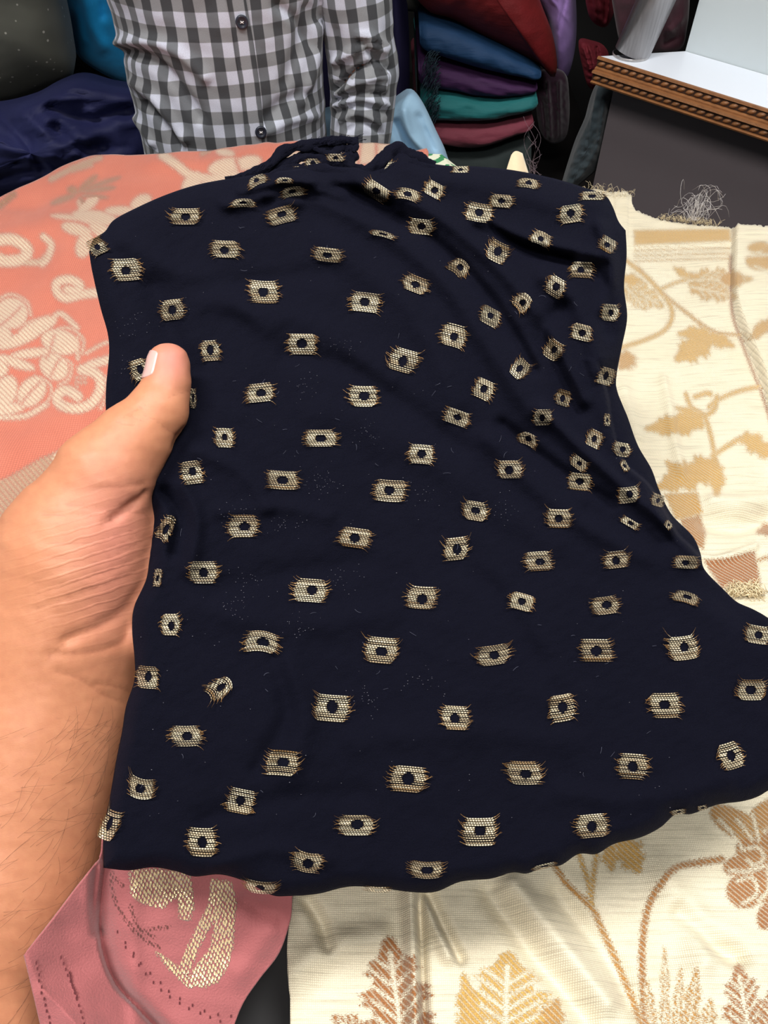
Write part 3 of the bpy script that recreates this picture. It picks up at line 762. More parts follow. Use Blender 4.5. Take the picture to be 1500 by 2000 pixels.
# ---- gold and cream brocade
M['gold'] = brocade('gold_brocade', (236, 222, 190), (246, 237, 212), (232, 184, 92), (168, 98, 46), 285, 285, edge=11.0, met=0.1, streak=0.5, rough=0.5, sheen=0.2, mrough=0.38, slub=0.6, hatch=170, hatamt=0.6, bumpd=0.0003, mfill=0.35)
def draw_gold(d):
    g = 0.1; b = 0.9  # browner tone of lower leaves paints in angle-dependent sheen of the gold threads
    # upper sprays
    d.stroke([(1222, 508), (1262, 540), (1290, 570), (1310, 598), (1312, 622), (1298, 645), (1265, 662), (1205, 682)], 8, g)
    d.stroke([(1245, 522), (1300, 578), (1340, 610), (1368, 632), (1400, 650), (1450, 655), (1480, 660)], 6, 0.35)
    d.stroke([(1288, 566), (1320, 552), (1345, 545)], 6, g)
    d.stroke([(1365, 632), (1380, 655)], 5, 0.4)
    d.leaf((1222, 555), (1296, 600), 26, g, 3, True, 2, 5); d.leaf((1222, 560), (1262, 605), 18, g, 3, True, 3, 4); d.leaf((1215, 545), (1255, 548), 14, g, 2, False, 4)
    d.leaf((1345, 548), (1470, 545), 26, 0.2, 4, True, 5, 5); d.leaf((1350, 560), (1440, 580), 22, 0.25, 3, True, 6, 4); d.ell(1430, 545, 24, 14, 0, 0.4); d.leaf((1345, 540), (1315, 522), 10, g, 2, False, 7)
    d.leaf((1390, 655), (1318, 705), 34, g, 3, False, 8); d.leaf((1385, 655), (1435, 678), 16, g, 2, False, 9); d.leaf((1380, 650), (1322, 652), 16, g, 2, False, 10)
    d.ell(1482, 512, 26, 16, 10, 0.3); d.ell(1480, 482, 20, 9, -10, 0.25); d.ell(1510, 500, 24, 26, 0, 0.35); d.cut([(1462, 500), (1500, 497)], 5, False); d.cut([(1474, 520), (1500, 530)], 4, False)
    d.stroke([(1480, 640), (1475, 655), (1500, 640)], 12, 0.3); d.leaf((1475, 655), (1510, 620), 14, 0.3, 2, False, 11)
    # golden selvedge strip
    d.poly([(1238, 450), (1425, 447), (1427, 470), (1330, 474), (1240, 478)], g)
    for yy in (490, 500, 510): d.stroke([(1240, yy), (1330, yy - 3), (1424, yy - 5)], 1.2, 0.3, False)
    d.stroke([(1426, 500), (1427, 560), (1430, 612), (1446, 662), (1470, 724), (1492, 782), (1506, 830)], 4, 1.0)
    # leaf by black edge
    d.leaf((1232, 690), (1210, 722), 24, 0.45, 3, False, 12)
    # middle sprays
    d.stroke([(1385, 795), (1400, 782), (1440, 765), (1482, 755)], 8, g)
    d.stroke([(1340, 770), (1350, 795), (1375, 812), (1388, 850), (1395, 885)], 8, 0.15)
    d.stroke([(1358, 775), (1380, 768), (1388, 770)], 9, 0.1); d.stroke([(1400, 775), (1395, 800), (1378, 812)], 9, g)
    d.leaf((1375, 822), (1258, 838), 26, g, 3, False, 13); d.ell(1288, 833, 14, 6, -10, 0); d.leaf((1370, 815), (1318, 795), 12, g, 2, False, 14)
    d.stroke([(1392, 890), (1420, 872), (1450, 855), (1480, 852)], 9, g); d.leaf((1450, 852), (1520, 895), 22, g, 3, False, 15)
    d.leaf((1405, 905), (1278, 955), 34, 0.2, 4, False, 16); d.leaf((1400, 910), (1400, 970), 20, 0.15, 2, False, 17); d.leaf((1330, 930), (1300, 900), 14, 0.2, 2, False, 18)
    # woven brown end pieces
    d.poly([(1298, 965), (1362, 962), (1372, 1002), (1340, 1012), (1320, 1014)], 0.3)
    d.poly([(1328, 1014), (1366, 1006), (1378, 1040), (1374, 1072), (1350, 1062)], 0.75)
    d.poly([(1374, 1094), (1420, 1090), (1474, 1076), (1486, 1140), (1440, 1146), (1410, 1150)], 0.95)
    d.leaf((1512, 1030), (1478, 1040), 14, b, 2, False, 19); d.stroke([(1480, 1095), (1520, 1080)], 6, 0.7)
    # lower sprays
    d.stroke([(1083, 1690), (1110, 1730), (1155, 1772), (1180, 1825), (1205, 1880), (1228, 1935), (1260, 2020)], 11, 0.55)
    d.stroke([(1130, 1668), (1148, 1720), (1158, 1775)], 9, 0.1); d.stroke([(1165, 1670), (1158, 1720), (1155, 1760)], 9, 0.15)
    d.leaf((1215, 1640), (1250, 1705), 34, 0.12, 3, False, 21); d.leaf((1190, 1650), (1195, 1702), 20, 0.15, 2, False, 22)
    d.stroke([(1410, 1678), (1360, 1686), (1318, 1696), (1285, 1735), (1265, 1775), (1255, 1840), (1255, 1920), (1262, 2020)], 12, 0.75)
    d.leaf((790, 2060), (757, 1828), 78, b, 4, True, 23, 10); d.leaf((740, 2040), (648, 1985), 34, b, 3, True, 24, 6); d.leaf((780, 1900), (814, 1868), 16, b, 2, False, 25)
    d.leaf((985, 2080), (992, 1858), 105, 0.0, 5, True, 26, 12); d.leaf((1060, 2040), (1090, 1950), 34, 0.4, 3, False, 27); d.leaf((930, 2050), (905, 1900), 30, 0.05, 3, False, 28)
    for (bx_, by_, tx, ty, wd) in [(1275, 2020, 1262, 1915, 14), (1300, 2040, 1298, 1850, 10), (1320, 2040, 1330, 1890, 12), (1340, 2040, 1362, 1890, 20), (1380, 2040, 1388, 1950, 18)]:
        d.leaf((bx_, by_), (tx, ty), wd, 0.5, 3, True, int(bx_), 5)
    d.leaf((1470, 2060), (1440, 1882), 50, b, 4, True, 29, 9); d.leaf((1500, 2040), (1510, 1930), 40, b, 3, True, 30, 6)
    for q, (bx_, by_, tx, ty) in enumerate([(1600, 640, 1660, 720), (1620, 900, 1560, 980), (1640, 1150, 1720, 1230), (1560, 1350, 1640, 1300), (1680, 1500, 1600, 1580), (1640, 1750, 1700, 1860), (1750, 2000, 1680, 1900), (1760, 800, 1820, 900)]):
        d.leaf((bx_, by_), (tx, ty), 34, 0.4, 3, True, 60 + q, 5); d.stroke([(bx_, by_), ((bx_ + tx) / 2 - 60, by_ - 60), (bx_ - 70, by_ - 110)], 8, 0.4)
    # big blossom at right
    for (cx, cy, a, bb, r, tn) in [(1440, 1610, 60, 26, 30, .55), (1478, 1660, 40, 34, 0, .75), (1440, 1690, 28, 18, -20, .8), (1455, 1740, 36, 34, 10, .85), (1500, 1590, 40, 26, -30, .6), (1500, 1720, 36, 44, 0, .85), (1495, 1790, 16, 26, 10, .9), (1520, 1650, 30, 40, 0, .8)]:
        d.ell(cx, cy, a, bb, r, tn)
    for pts in ([(1405, 1600), (1440, 1640), (1450, 1660)], [(1440, 1600), (1470, 1640)], [(1470, 1590), (1482, 1640)], [(1450, 1660), (1480, 1655), (1492, 1675), (1475, 1690), (1460, 1680)], [(1440, 1720), (1470, 1715), (1478, 1745), (1450, 1765)], [(1425, 1700), (1460, 1702), (1500, 1690)], [(1480, 1760), (1500, 1740), (1500, 1700)]):
        d.cut(pts, 7)
def z_gold(x, y):
    z = 0.006 * wob(x, y, 61, 600, 2) + 0.0012 * wob(x, y, 62, 120, 3)
    z += 1.35 * ridges(x, y, [([(800, 1735), (806, 1850), (812, 2050)], 16, 0.010), ([(818, 1735), (824, 1850), (832, 2050)], 9, -0.010), ([(818, 1740), (845, 1800), (875, 1870)], 14, 0.006), ([(835, 1740), (870, 1815), (900, 1870)], 12, -0.006),
                       ([(960, 1740), (1040, 1850), (1150, 1990)], 24, -0.006), ([(1000, 1735), (1080, 1830), (1180, 1960)], 26, 0.007), ([(1090, 1740), (1180, 1850), (1240, 1960)], 22, -0.005), ([(1330, 1780), (1390, 1840), (1440, 1870)], 20, -0.006), ([(1300, 1720), (1350, 1800), (1370, 1880)], 30, 0.005),
                       ([(600, 1760), (625, 1800), (640, 1850)], 14, -0.005), ([(580, 1900), (650, 1850), (740, 1830)], 30, 0.005),
                       ([(1385, 1010), (1440, 1020), (1500, 1005)], 22, -0.008), ([(1390, 985), (1450, 990), (1520, 980)], 18, 0.007), ([(1330, 1080), (1400, 1092), (1472, 1070)], 8, 0.004),
                       ([(1296, 740), (1315, 860), (1330, 930)], 10, 0.003), ([(1215, 760), (1240, 860)], 16, 0.004)])
    # a second layer lies over the right: step along the hem
    hem = resample([(1428, 440), (1427, 520), (1428, 600), (1445, 660), (1468, 720), (1490, 780), (1505, 830)], 40)
    hx = np.interp(y, hem[:, 1], hem[:, 0])
    st = np.clip((x - hx) / 5.0, 0, 1); z += np.where((y > 430) & (y < 980), 0.012 * st * np.clip((980 - y) / 150, 0, 1), 0)
    # doubled selvedge strip
    z += 0.002 * np.clip((480 - y) / 4, 0, 1) * (x > 1200) + 0.002 * np.clip((1228 - x) / 4, 0, 1) * (y < 470)
    return z
gl = empty('brocade_cloth', (0.45, 0.4, TZ)); tag(gl, 'cream and gold brocade cloth with woven leaf sprays on the right', 'cloth')
gtop = [(850, 470), (940, 430), (1060, 395), (1125, 372), (1160, 370), (1195, 377), (1230, 381), (1234, 396), (1242, 410), (1268, 420), (1300, 430), (1335, 436), (1380, 442), (1425, 446), (1432, 456), (1465, 460), (1500, 462), (1620, 440), (1900, 430)]
table_cloth('cloth_sheet', gtop, [(1900, 430), (1900, 1200), (1900, 2350)], [(560, 2350), (1000, 2350), (1900, 2350)], [(850, 470), (800, 900), (640, 1500), (578, 1700), (573, 1760), (562, 1840), (564, 1920), (566, 2000), (560, 2350)], 420, 480, TZ + 0.006, z_gold, M['gold'], draw_gold, gl, jag=2.0)
# tan frayed end of the woven strip and cream corner
def thread_set(n, fn): return [fn(k) for k in range(n)]
M['fray'] = plain('cream_thread', (232, 214, 176), 0.8)
M['fray_w'] = plain('white_thread', (225, 220, 218), 0.7)
M['fray_d'] = plain('grey_thread', (120, 104, 112), 0.8)
def curl(k, x, y, z, spread, h, curlamp, n=12):
    r = np.random.default_rng(k)
    p0 = PZ(x + r.normal(0, spread), y + r.normal(0, spread * .25), z)
    a = r.uniform(0, 6.28); up = r.uniform(0.3, 1) * h
    d = np.array([math.cos(a), math.sin(a) * .5, 0]) * r.uniform(0.2, 1) * h * 0.8
    ph = r.uniform(0, 6.28, 3)
    out = []
    for j in range(n):
        u = j / (n - 1)
        out.append(p0 + d * u + np.array([0, 0, up * math.sin(u * r.uniform(1.9, 2.9) if False else u * 2.2)]) + curlamp * u * np.array([math.sin(5 * u + ph[0]), math.sin(6 * u + ph[1]), math.sin(7 * u + ph[2])]))
    return out
V, Fc = tubes([curl(k, 1352, 432, TZ + .008, 10, 0.040, 0.010) for k in range(48)], 0.00013, 3)
o = mesh_obj('thread_tuft', V, Fc, M['fray_w'], gl); o['label'] = 'tuft of loose white threads'; o['kind'] = 'stuff'
V, Fc = tubes([curl(k + 500, 1290 + (k % 60) * 1.9, 428 + (k % 60) * 0.25, TZ + .006, 5, 0.006, 0.004, 7) for k in range(110)], 0.00014, 3)
o = mesh_obj('frayed_edge', V, Fc, M['fray'], gl); o['kind'] = 'stuff'
V, Fc = tubes([curl(k + 900, 1425 + (k % 40) * 1.4, 1150 + (k % 5) * 4, TZ + .008, 4, 0.007, 0.004, 7) for k in range(160)], 0.0003, 3)
o = mesh_obj('frayed_end', V, Fc, M['fray'], gl); o['kind'] = 'stuff'
# upright cream corner poking up behind the black cloth
cg = coons([(999, 303), (1004, 297), (1010, 296), (1019, 300)], [(1019, 300), (1030, 335), (1045, 380)], [(975, 380), (1010, 384), (1045, 380)], [(999, 303), (990, 330), (975, 380)], 14, 16)
dd_ = 0.80 - 0.004 * np.cos((cg[..., 0] - 1010) / 9) + 0.0008 * (cg[..., 0] - 1010) * 0.3
Pc = PX(cg[..., 0], cg[..., 1], dd_)
M['cream_fuzz'] = cloth_mat('cream_backing', (222, 200, 165), 0.9, 0.5)
o = mesh_obj('turned_corner', Pc.reshape(-1, 3), grid_faces(16, 14), M['cream_fuzz'], gl); solidify(o, 0.002, 0)
V, Fc = tubes([[PX(1032 + k * 1.3 + 16 * math.sin(j * .5 + k) * j / 12, 345 + k * 0.5 - j * (2 + (k * 7 % 9)) * (1 if k % 3 else .4), 0.79 + 0.004 * math.sin(j + k)) for j in range(13)] for k in range(14)], 0.00012, 3)
o = mesh_obj('loose_threads', V, Fc, M['fray_d'], gl); o['kind'] = 'stuff'
V, Fc = tubes([curl(k + 1400, 1140 + (k % 40) * 2.4, 372 + (k % 40) * .3, TZ + .01, 3, 0.007, 0.006, 7) for k in range(40)], 0.00013, 3)
o = mesh_obj('frayed_edge', V, Fc, M['fray'], gl); o['kind'] = 'stuff'

# ---- dusty rose brocade at the lower left
t = NT('rose_brocade'); v = t.coord('UV'); n = t.noise(v, 20, 4); fine = t.noise(v, 900, 2)
mo = t.attr('motif'); tn = t.attr('tone')
vo = t.n('ShaderNodeTexVoronoi', feature='F1'); t.l(t.coord('UV', (1, 0.55, 1), (0, 0, 0.6)), vo.inputs['Vector']); vo.inputs['Scale'].default_value = 750; vo.inputs['Randomness'].default_value = 0.3
dots = t.mapr(vo.outputs['Distance'], 0.36, 0.55, 1, 0)
msk = t.math('MULTIPLY', t.mapr(t.math('ADD', mo, t.math('MULTIPLY', t.math('SUBTRACT', fine, .5), 14)), -1, 1.5), dots)
gold = t.math('MULTIPLY', msk, t.mapr(tn, 0.4, 0.6, 1, 0)); brown = t.math('MULTIPLY', msk, t.mapr(tn, 0.4, 0.6, 0, 1))
base = t.mix(n, lin((150, 80, 82)), lin((172, 98, 98)))
base = t.mix(brown, base, lin((96, 48, 44)))
t.set(Base_Color=t.mix(gold, base, lin((255, 226, 172))), Metallic=t.mapr(gold, 0, 1, 0, 0.35), Roughness=t.mapr(gold, 0, 1, 0.8, 0.25), Sheen_Weight=0.3, Normal=t.bump(t.math('ADD', fine, t.math('MULTIPLY', gold, 2)), 0.0004))
M['rose'] = t.m
rg = coons([(46, 1866), (100, 1800), (150, 1733), (196, 1675), (215, 1620), (330, 1600), (480, 1600), (600, 1640)], [(600, 1640), (585, 1720), (572, 1746), (566, 1800), (545, 1862), (505, 1915), (470, 1970), (440, 2060), (420, 2150)],
           [(108, 2150), (200, 2170), (320, 2165), (420, 2150)], [(46, 1866), (58, 1915), (72, 1975), (82, 2020), (108, 2150)], 170, 150)
X, Y = rg[..., 0], rg[..., 1]
crease = resample([(215, 1600), (204, 1700), (196, 1780), (200, 1850), (225, 1920), (270, 1970), (330, 2040), (380, 2150)], 60)
cxx = np.interp(Y, crease[:, 1], crease[:, 0])
dl = X - cxx
dep = 0.372 + 0.022 * np.clip(dl / 350, 0, 1) - 0.026 * np.clip(-dl / 150, 0, 1) + 0.010 * np.exp(-(np.maximum(dl, 0) / 26) ** 2) * (dl > 0) + 0.010 * np.clip(1 + dl / 10, 0, 1) * (dl <= 0) * np.exp(-(dl / 14) ** 2)
dep += 0.0015 * wob(X, Y, 71, 140, 3) + ridges(X, Y, [([(190, 1690), (185, 1760), (190, 1820)], 10, 0.006), ([(260, 1760), (265, 2000)], 18, -0.002), ([(480, 1760), (545, 1790)], 20, 0.004), ([(470, 1900), (540, 1800)], 25, -0.003)])
Pr = PX(X, Y, dep)
def draw_rose(d):
    for pts, tn_ in [([(252, 1700), (300, 1696), (350, 1702), (352, 1745), (320, 1775), (285, 1768), (256, 1752)], 0.1), ([(345, 1700), (372, 1705), (380, 1770), (372, 1800), (350, 1795)], 0.1), ([(412, 1715), (452, 1722), (462, 1760), (455, 1850), (445, 1890), (425, 1920), (395, 1930), (365, 1918), (380, 1890), (410, 1850), (420, 1800), (405, 1780)], 0.1), ([(405, 1770), (425, 1785), (395, 1840), (375, 1890), (362, 1915), (345, 1895), (370, 1840)], 0.1), ([(300, 1855), (325, 1870), (360, 1898), (385, 1925), (370, 1932), (330, 1895)], 0.1)]:
        d.poly(pts, tn_)
    for pts in ([(218, 1705), (222, 1750), (245, 1795), (275, 1830), (310, 1850)], [(255, 1770), (270, 1810), (300, 1830)], [(225, 1715), (240, 1730)], [(290, 1815), (330, 1810)], [(290, 1840), (310, 1850)], [(365, 1870), (365, 1905)], [(375, 1850), (395, 1820)]):
        d.stroke(pts, 8, 0.9)
D_ = Draw(X.ravel(), Y.ravel()); draw_rose(D_)
ro = mesh_obj('cloth_sheet', Pr.reshape(-1, 3), grid_faces(150, 170), M['rose'], None, np.stack([X.ravel() / F * .37, -Y.ravel() / F * .37], 1), {'motif': -D_.sd, 'tone': D_.tone})
rs = empty('brocade_cloth', PX(300, 1950, 0.4)); ro.parent = rs; ro.matrix_parent_inverse = rs.matrix_world.inverted(); solidify(ro, 0.0008, -1)
tag(rs, 'dusty rose cloth with glittering gold brocade below the black cloth', 'cloth')
# pin holes along the selvedges
M['pin'] = plain('pin_hole', (92, 40, 44), 0.9)
bm = bmesh.new()
def dep_at(px_, py_):
    k = np.argmin((X - px_) ** 2 + (Y - py_) ** 2); return dep.ravel()[k]
rows_ = [[(70, 1880), (85, 1950), (100, 2010)], [(118, 1870), (145, 1935), (165, 2000)], [(135, 1900), (150, 1950)], [(228, 1820), (270, 1875), (330, 1935), (400, 1975), (450, 1985)], [(245, 1850), (300, 1920), (360, 1965), (430, 1995)]]
VV = []; FF = []
for rr in rows_:
    for p in resample(rr, 12):
        q = PX(p[0] + random.uniform(-2, 2), p[1], dep_at(p[0], p[1]) - 0.0006)
        a = RI * 0.00035; b_ = UP * 0.0007
        o0 = len(VV); VV += [q - a - b_, q + a - b_, q + a + b_, q - a + b_, q + FW * 0.0004]; FF += [[o0, o0 + 1, o0 + 2, o0 + 3], [o0, o0 + 4, o0 + 1], [o0 + 1, o0 + 4, o0 + 2], [o0 + 2, o0 + 4, o0 + 3], [o0 + 3, o0 + 4, o0]]
o = mesh_obj('stitch_marks', VV, FF, M['pin'], rs, smooth=False); o['kind'] = 'stuff'

# ------------------------------------------------------------------ the black cloth held in the hand
TOP = [(174, 492), (182, 468), (205, 452), (222, 430), (262, 408), (320, 382), (380, 362), (440, 350), (520, 338), (600, 328), (680, 326), (735, 330), (770, 300), (790, 292), (812, 308), (838, 318), (880, 324), (930, 325), (1000, 332), (1080, 348), (1140, 366), (1180, 380), (1196, 402), (1208, 432), (1222, 450)]
RIGHT = [(1222, 450), (1224, 500), (1219, 560), (1225, 620), (1214, 680), (1204, 735), (1206, 765), (1226, 815), (1246, 870), (1272, 915), (1288, 958), (1312, 1005), (1352, 1046), (1368, 1080), (1376, 1112), (1412, 1150), (1440, 1176), (1475, 1192), (1502, 1208), (1560, 1250), (1605, 1330)]
BOT = [(202, 1695), (250, 1700), (300, 1694), (345, 1702), (380, 1712), (430, 1708), (480, 1722), (530, 1748), (565, 1750), (620, 1746), (680, 1732), (740, 1734), (800, 1742), (850, 1742), (900, 1722), (960, 1716), (1000, 1704), (1030, 1706), (1060, 1694), (1095, 1690), (1130, 1668), (1165, 1668), (1200, 1648), (1250, 1636), (1290, 1616), (1320, 1590), (1350, 1590), (1400, 1572), (1450, 1565), (1480, 1556), (1502, 1543), (1560, 1510), (1605, 1480)]
LEFT = [(174, 492), (180, 530), (196, 600), (210, 650), (213, 690), (207, 760), (208, 812), (222, 860), (262, 930), (286, 962), (300, 1010), (292, 1080), (286, 1130), (262, 1185), (258, 1230), (263, 1290), (262, 1330), (246, 1380), (238, 1430), (226, 1490), (214, 1560), (202, 1625), (202, 1695)]
RB = [(1605, 1330), (1610, 1400), (1605, 1480)]
right_full = RIGHT + RB[1:]
OUT = [tuple(p) for p in np.vstack([resample(TOP, 120), resample(right_full, 130)[1:], resample(BOT, 130)[::-1][1:], resample(LEFT, 110)[::-1][1:-1]])]
UPE = [tuple(p) for p in np.vstack([resample(TOP, 60), resample(RIGHT, 60)[1:]])]
BRID = [
 ([(560, 335), (660, 400), (780, 470), (880, 560), (960, 680), (1040, 800)], 26, 0.0050),
 ([(640, 470), (760, 560), (840, 660), (890, 780)], 34, 0.0035),
 ([(700, 350), (820, 400), (920, 470), (1010, 560), (1080, 660), (1140, 780)], 18, 0.0045),
 ([(690, 385), (800, 440), (890, 510), (975, 610), (1040, 720)], 14, -0.0050),
 ([(960, 445), (1010, 478), (1060, 498), (1110, 508)], 12, -0.0065),
 ([(930, 430), (1000, 455), (1080, 478), (1180, 500)], 14, 0.0045),
 ([(1060, 540), (1110, 570), (1150, 640), (1170, 720)], 22, 0.0040),
 ([(1100, 600), (1060, 640), (1090, 720), (1130, 800)], 16, -0.0040),
 ([(880, 350), (980, 370), (1100, 400)], 26, 0.003),
 ([(240, 470), (330, 520), (420, 560), (520, 640)], 22, 0.0022),
 ([(300, 560), (330, 640), (380, 720)], 24, -0.003),
 ([(400, 560), (520, 545), (640, 530)], 20, -0.0018), ([(400, 590), (520, 610), (640, 650), (760, 740)], 26, 0.0022),
 ([(560, 690), (680, 720), (800, 800), (900, 880)], 22, -0.0022), ([(640, 800), (800, 870), (940, 960), (1080, 1060)], 34, 0.0022),
 ([(960, 860), (1060, 960), (1180, 1040), (1320, 1100)], 26, 0.0040), ([(980, 830), (1080, 910), (1190, 980)], 14, -0.0040),
 ([(1060, 800), (1130, 870), (1230, 960), (1310, 1030)], 16, 0.0055),
 ([(1150, 1000), (1250, 1060), (1380, 1150), (1480, 1230)], 22, -0.0030),
 ([(380, 880), (470, 920), (520, 990)], 18, 0.002), ([(320, 960), (350, 1010), (340, 1080)], 12, -0.004), ([(360, 950), (385, 1020), (370, 1110)], 16, 0.003),
 ([(420, 1150), (560, 1120), (700, 1100)], 26, -0.0016), ([(380, 1190), (560, 1220), (760, 1200)], 30, 0.0016),
 ([(560, 1300), (600, 1400), (560, 1520)], 26, 0.0022), ([(540, 1290), (560, 1400), (500, 1500)], 18, -0.0020),
 ([(900, 1100), (980, 1180), (1050, 1300)], 26, -0.0018), ([(700, 1450), (900, 1430), (1100, 1450)], 30, 0.0015), ([(400, 1600), (560, 1560), (700, 1550)], 22, -0.0016),
 ([(420, 1690), (520, 1660), (640, 1680)], 18, 0.002), ([(1100, 1550), (1250, 1560), (1420, 1520)], 22, 0.0018),
 ([(430, 1000), (560, 990), (640, 1010)], 16, 0.0015), ([(620, 360), (690, 372), (760, 402)], 9, -0.004), ([(470, 375), (560, 352), (640, 362)], 9, 0.004), ([(520, 395), (600, 378), (700, 410), (780, 440)], 10, -0.003),
 ([(440, 400), (520, 385), (580, 395)], 12, 0.003), ([(1170, 440), (1195, 520), (1180, 600)], 14, 0.004), ([(1150, 520), (1185, 560), (1190, 650)], 12, -0.003),
]
STEP = resample([(1160, 700), (1182, 770), (1192, 830), (1215, 900), (1262, 945), (1290, 990), (1318, 1040), (1350, 1072), (1385, 1110)], 80)
def Dbase(x, y):
    return 1.0 / (2.8 - (1600 - y) * 0.00055 - (x - 600) * 0.00026)
def D(x, y):
    x = np.asarray(x, float); y = np.asarray(y, float)
    d = Dbase(x, y)
    d = d - 2.0 * ridges(x, y, BRID)
    d = d - 0.0012 * wob(x, y, 81, 150, 3) - 0.0045 * wob(x, y, 82, 560, 2) - 0.0005 * wob(x + y * .3, y, 83, 38, 3)
    e = -poly_sd(x, y, OUT)
    d = d + 0.010 * np.clip(1 - e / 34, 0, 1) ** 2
    sx = np.interp(y, STEP[:, 1], STEP[:, 0])
    inr = (y > 700) & (y < 1110)
    d = d + np.where(inr, 0.013 * np.clip((x - sx) / 7, 0, 1) * np.clip(np.minimum(y - 700, 1110 - y) / 40, 0, 1), 0)
    d = d - np.where(inr, 0.003 * np.exp(-((x - sx + 10) / 12) ** 2), 0)
    return d
nu, nv = 260, 300
bg = coons(TOP, right_full, BOT, LEFT, nu, nv)
BXp, BYp = bg[..., 0], bg[..., 1]
dB = D(BXp, BYp)
PB_ = PX(BXp, BYp, dB)
t = NT('black_crepe'); v = t.coord('UV', (1, 1.5, 1)); n = t.noise(v, 1500, 3, 0.6); n2 = t.noise(v, 90, 3)
fz = t.noise(v, 520, 2)
t.set(Base_Color=t.mix(n, lin((1, 1, 4)), lin((13, 14, 32))), Roughness=0.85, Sheen_Weight=0.03, Sheen_Roughness=0.4, Sheen_Tint=lin((140, 145, 210)), Specular_IOR_Level=0.10,
      Normal=t.bump(n, 0.0007, 0.9, t.bump(fz, 0.0005, 0.5, t.bump(n2, 0.0016, 0.5))))
M['crepe'] = t.m
bk = empty('dotted_cloth', PX(700, 1000, 0.45)); tag(bk, 'black crepe cloth with woven gold dots held up in the middle', 'cloth')
so = mesh_obj('cloth_sheet', PB_.reshape(-1, 3), grid_faces(nv, nu), M['crepe'], bk, np.stack([BXp.ravel() * 0.00028, -BYp.ravel() * 0.00028], 1)); solidify(so, 0.0006, -1)
# the cloth falls away behind the far and right edges
te = np.vstack([resample(TOP, 140)[20:], resample(RIGHT, 140)[1:]])
cc = np.array([760, 1000.])
rows = []
tgt = PX(te[:, 0], te[:, 1], D(te[:, 0], te[:, 1]))
for k in range(14):
    u = k / 13
    pxy = te + (cc - te) * (0.006 + 0.03 * u)
    P = PX(pxy[:, 0], pxy[:, 1], D(te[:, 0], te[:, 1]) + 0.002 + 0.05 * u ** 1.2)
    zfl = np.maximum(TZ + 0.03, 0)
    P[:, 2] = np.maximum(P[:, 2] - 0.10 * u ** 1.6 + 0.006 * np.sin(np.arange(len(te)) * 0.22) * u, zfl)
    rows.append(P)
G = np.stack(rows); o = mesh_obj('back_fall', G.reshape(-1, 3), grid_faces(14, len(te), flip=True), M['crepe'], bk, np.stack([G[..., 0].ravel(), G[..., 2].ravel()], 1)); solidify(o, 0.0006, 0)
# crumpled, frayed far end
def sweep(pts, wpx, dof, seed, name='crumpled_fold', flat=0.6):
    c = resample(pts, 60); m = 14
    tq = np.gradient(c, axis=0); tq /= np.linalg.norm(tq, axis=1)[:, None]; nn = np.stack([-tq[:, 1], tq[:, 0]], 1)
    u = np.linspace(0, 1, 60)
    wd = wpx * (0.45 + 0.55 * np.sin(np.pi * np.clip(u * .92 + .04, 0, 1))) * (1 + 0.22 * wob(u * 300, u * 0, seed, 60, 3))
    rows = []
    for k in range(m):
        a = 6.28318 * k / m
        rr = 1 + 0.5 * wob(u * 200 + 9 * k, u * 80 + 40 * math.cos(a), seed + 1, 50, 4)
        xy = c + nn * (wd * math.cos(a) * rr)[:, None]
        d = Dbase(c[:, 0], c[:, 1]) + dof - 0.00032 * flat * wd * math.sin(a) * rr
        rows.append(PX(xy[:, 0], xy[:, 1], d))
    rows.append(rows[0])
    G = np.stack(rows)
    return mesh_obj(name, G.reshape(-1, 3), grid_faces(m + 1, 60), M['crepe'], bk, np.stack([G[..., 0].ravel(), G[..., 2].ravel()], 1))
sweep([(440, 352), (490, 340), (530, 318), (556, 295), (590, 284), (640, 276), (700, 274)], 11, 0.012, 1)
sweep([(500, 345), (545, 322), (575, 312), (610, 296), (648, 292), (690, 288)], 10, 0.016, 3)
sweep([(560, 345), (610, 325), (640, 318), (662, 290), (670, 278)], 12, 0.014, 5)
sweep([(640, 345), (672, 318), (688, 300), (678, 282)], 14, 0.014, 7)
sweep([(690, 350), (735, 322), (772, 292), (800, 302), (850, 322)], 14, 0.010, 9)
sweep([(460, 362), (540, 345), (620, 335), (700, 345)], 14, 0.008, 11)
sweep([(570, 318), (600, 306), (630, 310), (660, 322)], 7, 0.013, 13)
sweep([(530, 338), (570, 326), (604, 334), (640, 340)], 7, 0.009, 15)
sweep([(612, 290), (640, 300), (660, 312), (690, 325), (720, 330)], 8, 0.012, 17)
sweep([(640, 282), (668, 272), (696, 280), (690, 296)], 7, 0.011, 19)
sweep([(745, 338), (790, 318), (830, 328), (870, 336)], 9, 0.007, 21)
# ---- gold dots: each a patch of metallic threads with an open eye
t = NT('gold_thread'); s_ = t.attr('shade'); al = t.attr('along')
v = t.coord('UV'); dash = t.wave(v, 1.0, 'X', 0.0, 1.0); spk = t.noise(t.coord('UV', (1, 1, 1)), 9.0, 2)
c1 = t.mix(s_, lin((140, 106, 62)), lin((252, 240, 208)))
c2 = t.mix(s_, lin((84, 54, 28)), lin((182, 136, 78)))
cc_ = t.mix(t.mapr(al, 0.55, 0.95), c1, c2)
cc_ = t.mix(t.math('MULTIPLY', t.mapr(dash, 0.12, 0.5, 0.9, 0.0), t.mapr(al, 0.75, 0.9, 1.0, 0.25)), cc_, lin((26, 22, 24)))
cc_ = t.mix(t.mapr(spk, 0.35, 0.6, 0.45, 0.0), cc_, lin((104, 86, 62)))  # painted sparkle: noise dulls the thread between bright glints
t.set(Base_Color=cc_, Metallic=0.45, Roughness=0.34, Normal=t.bump(dash, 0.0003, 0.6)); M['gthread'] = t.m
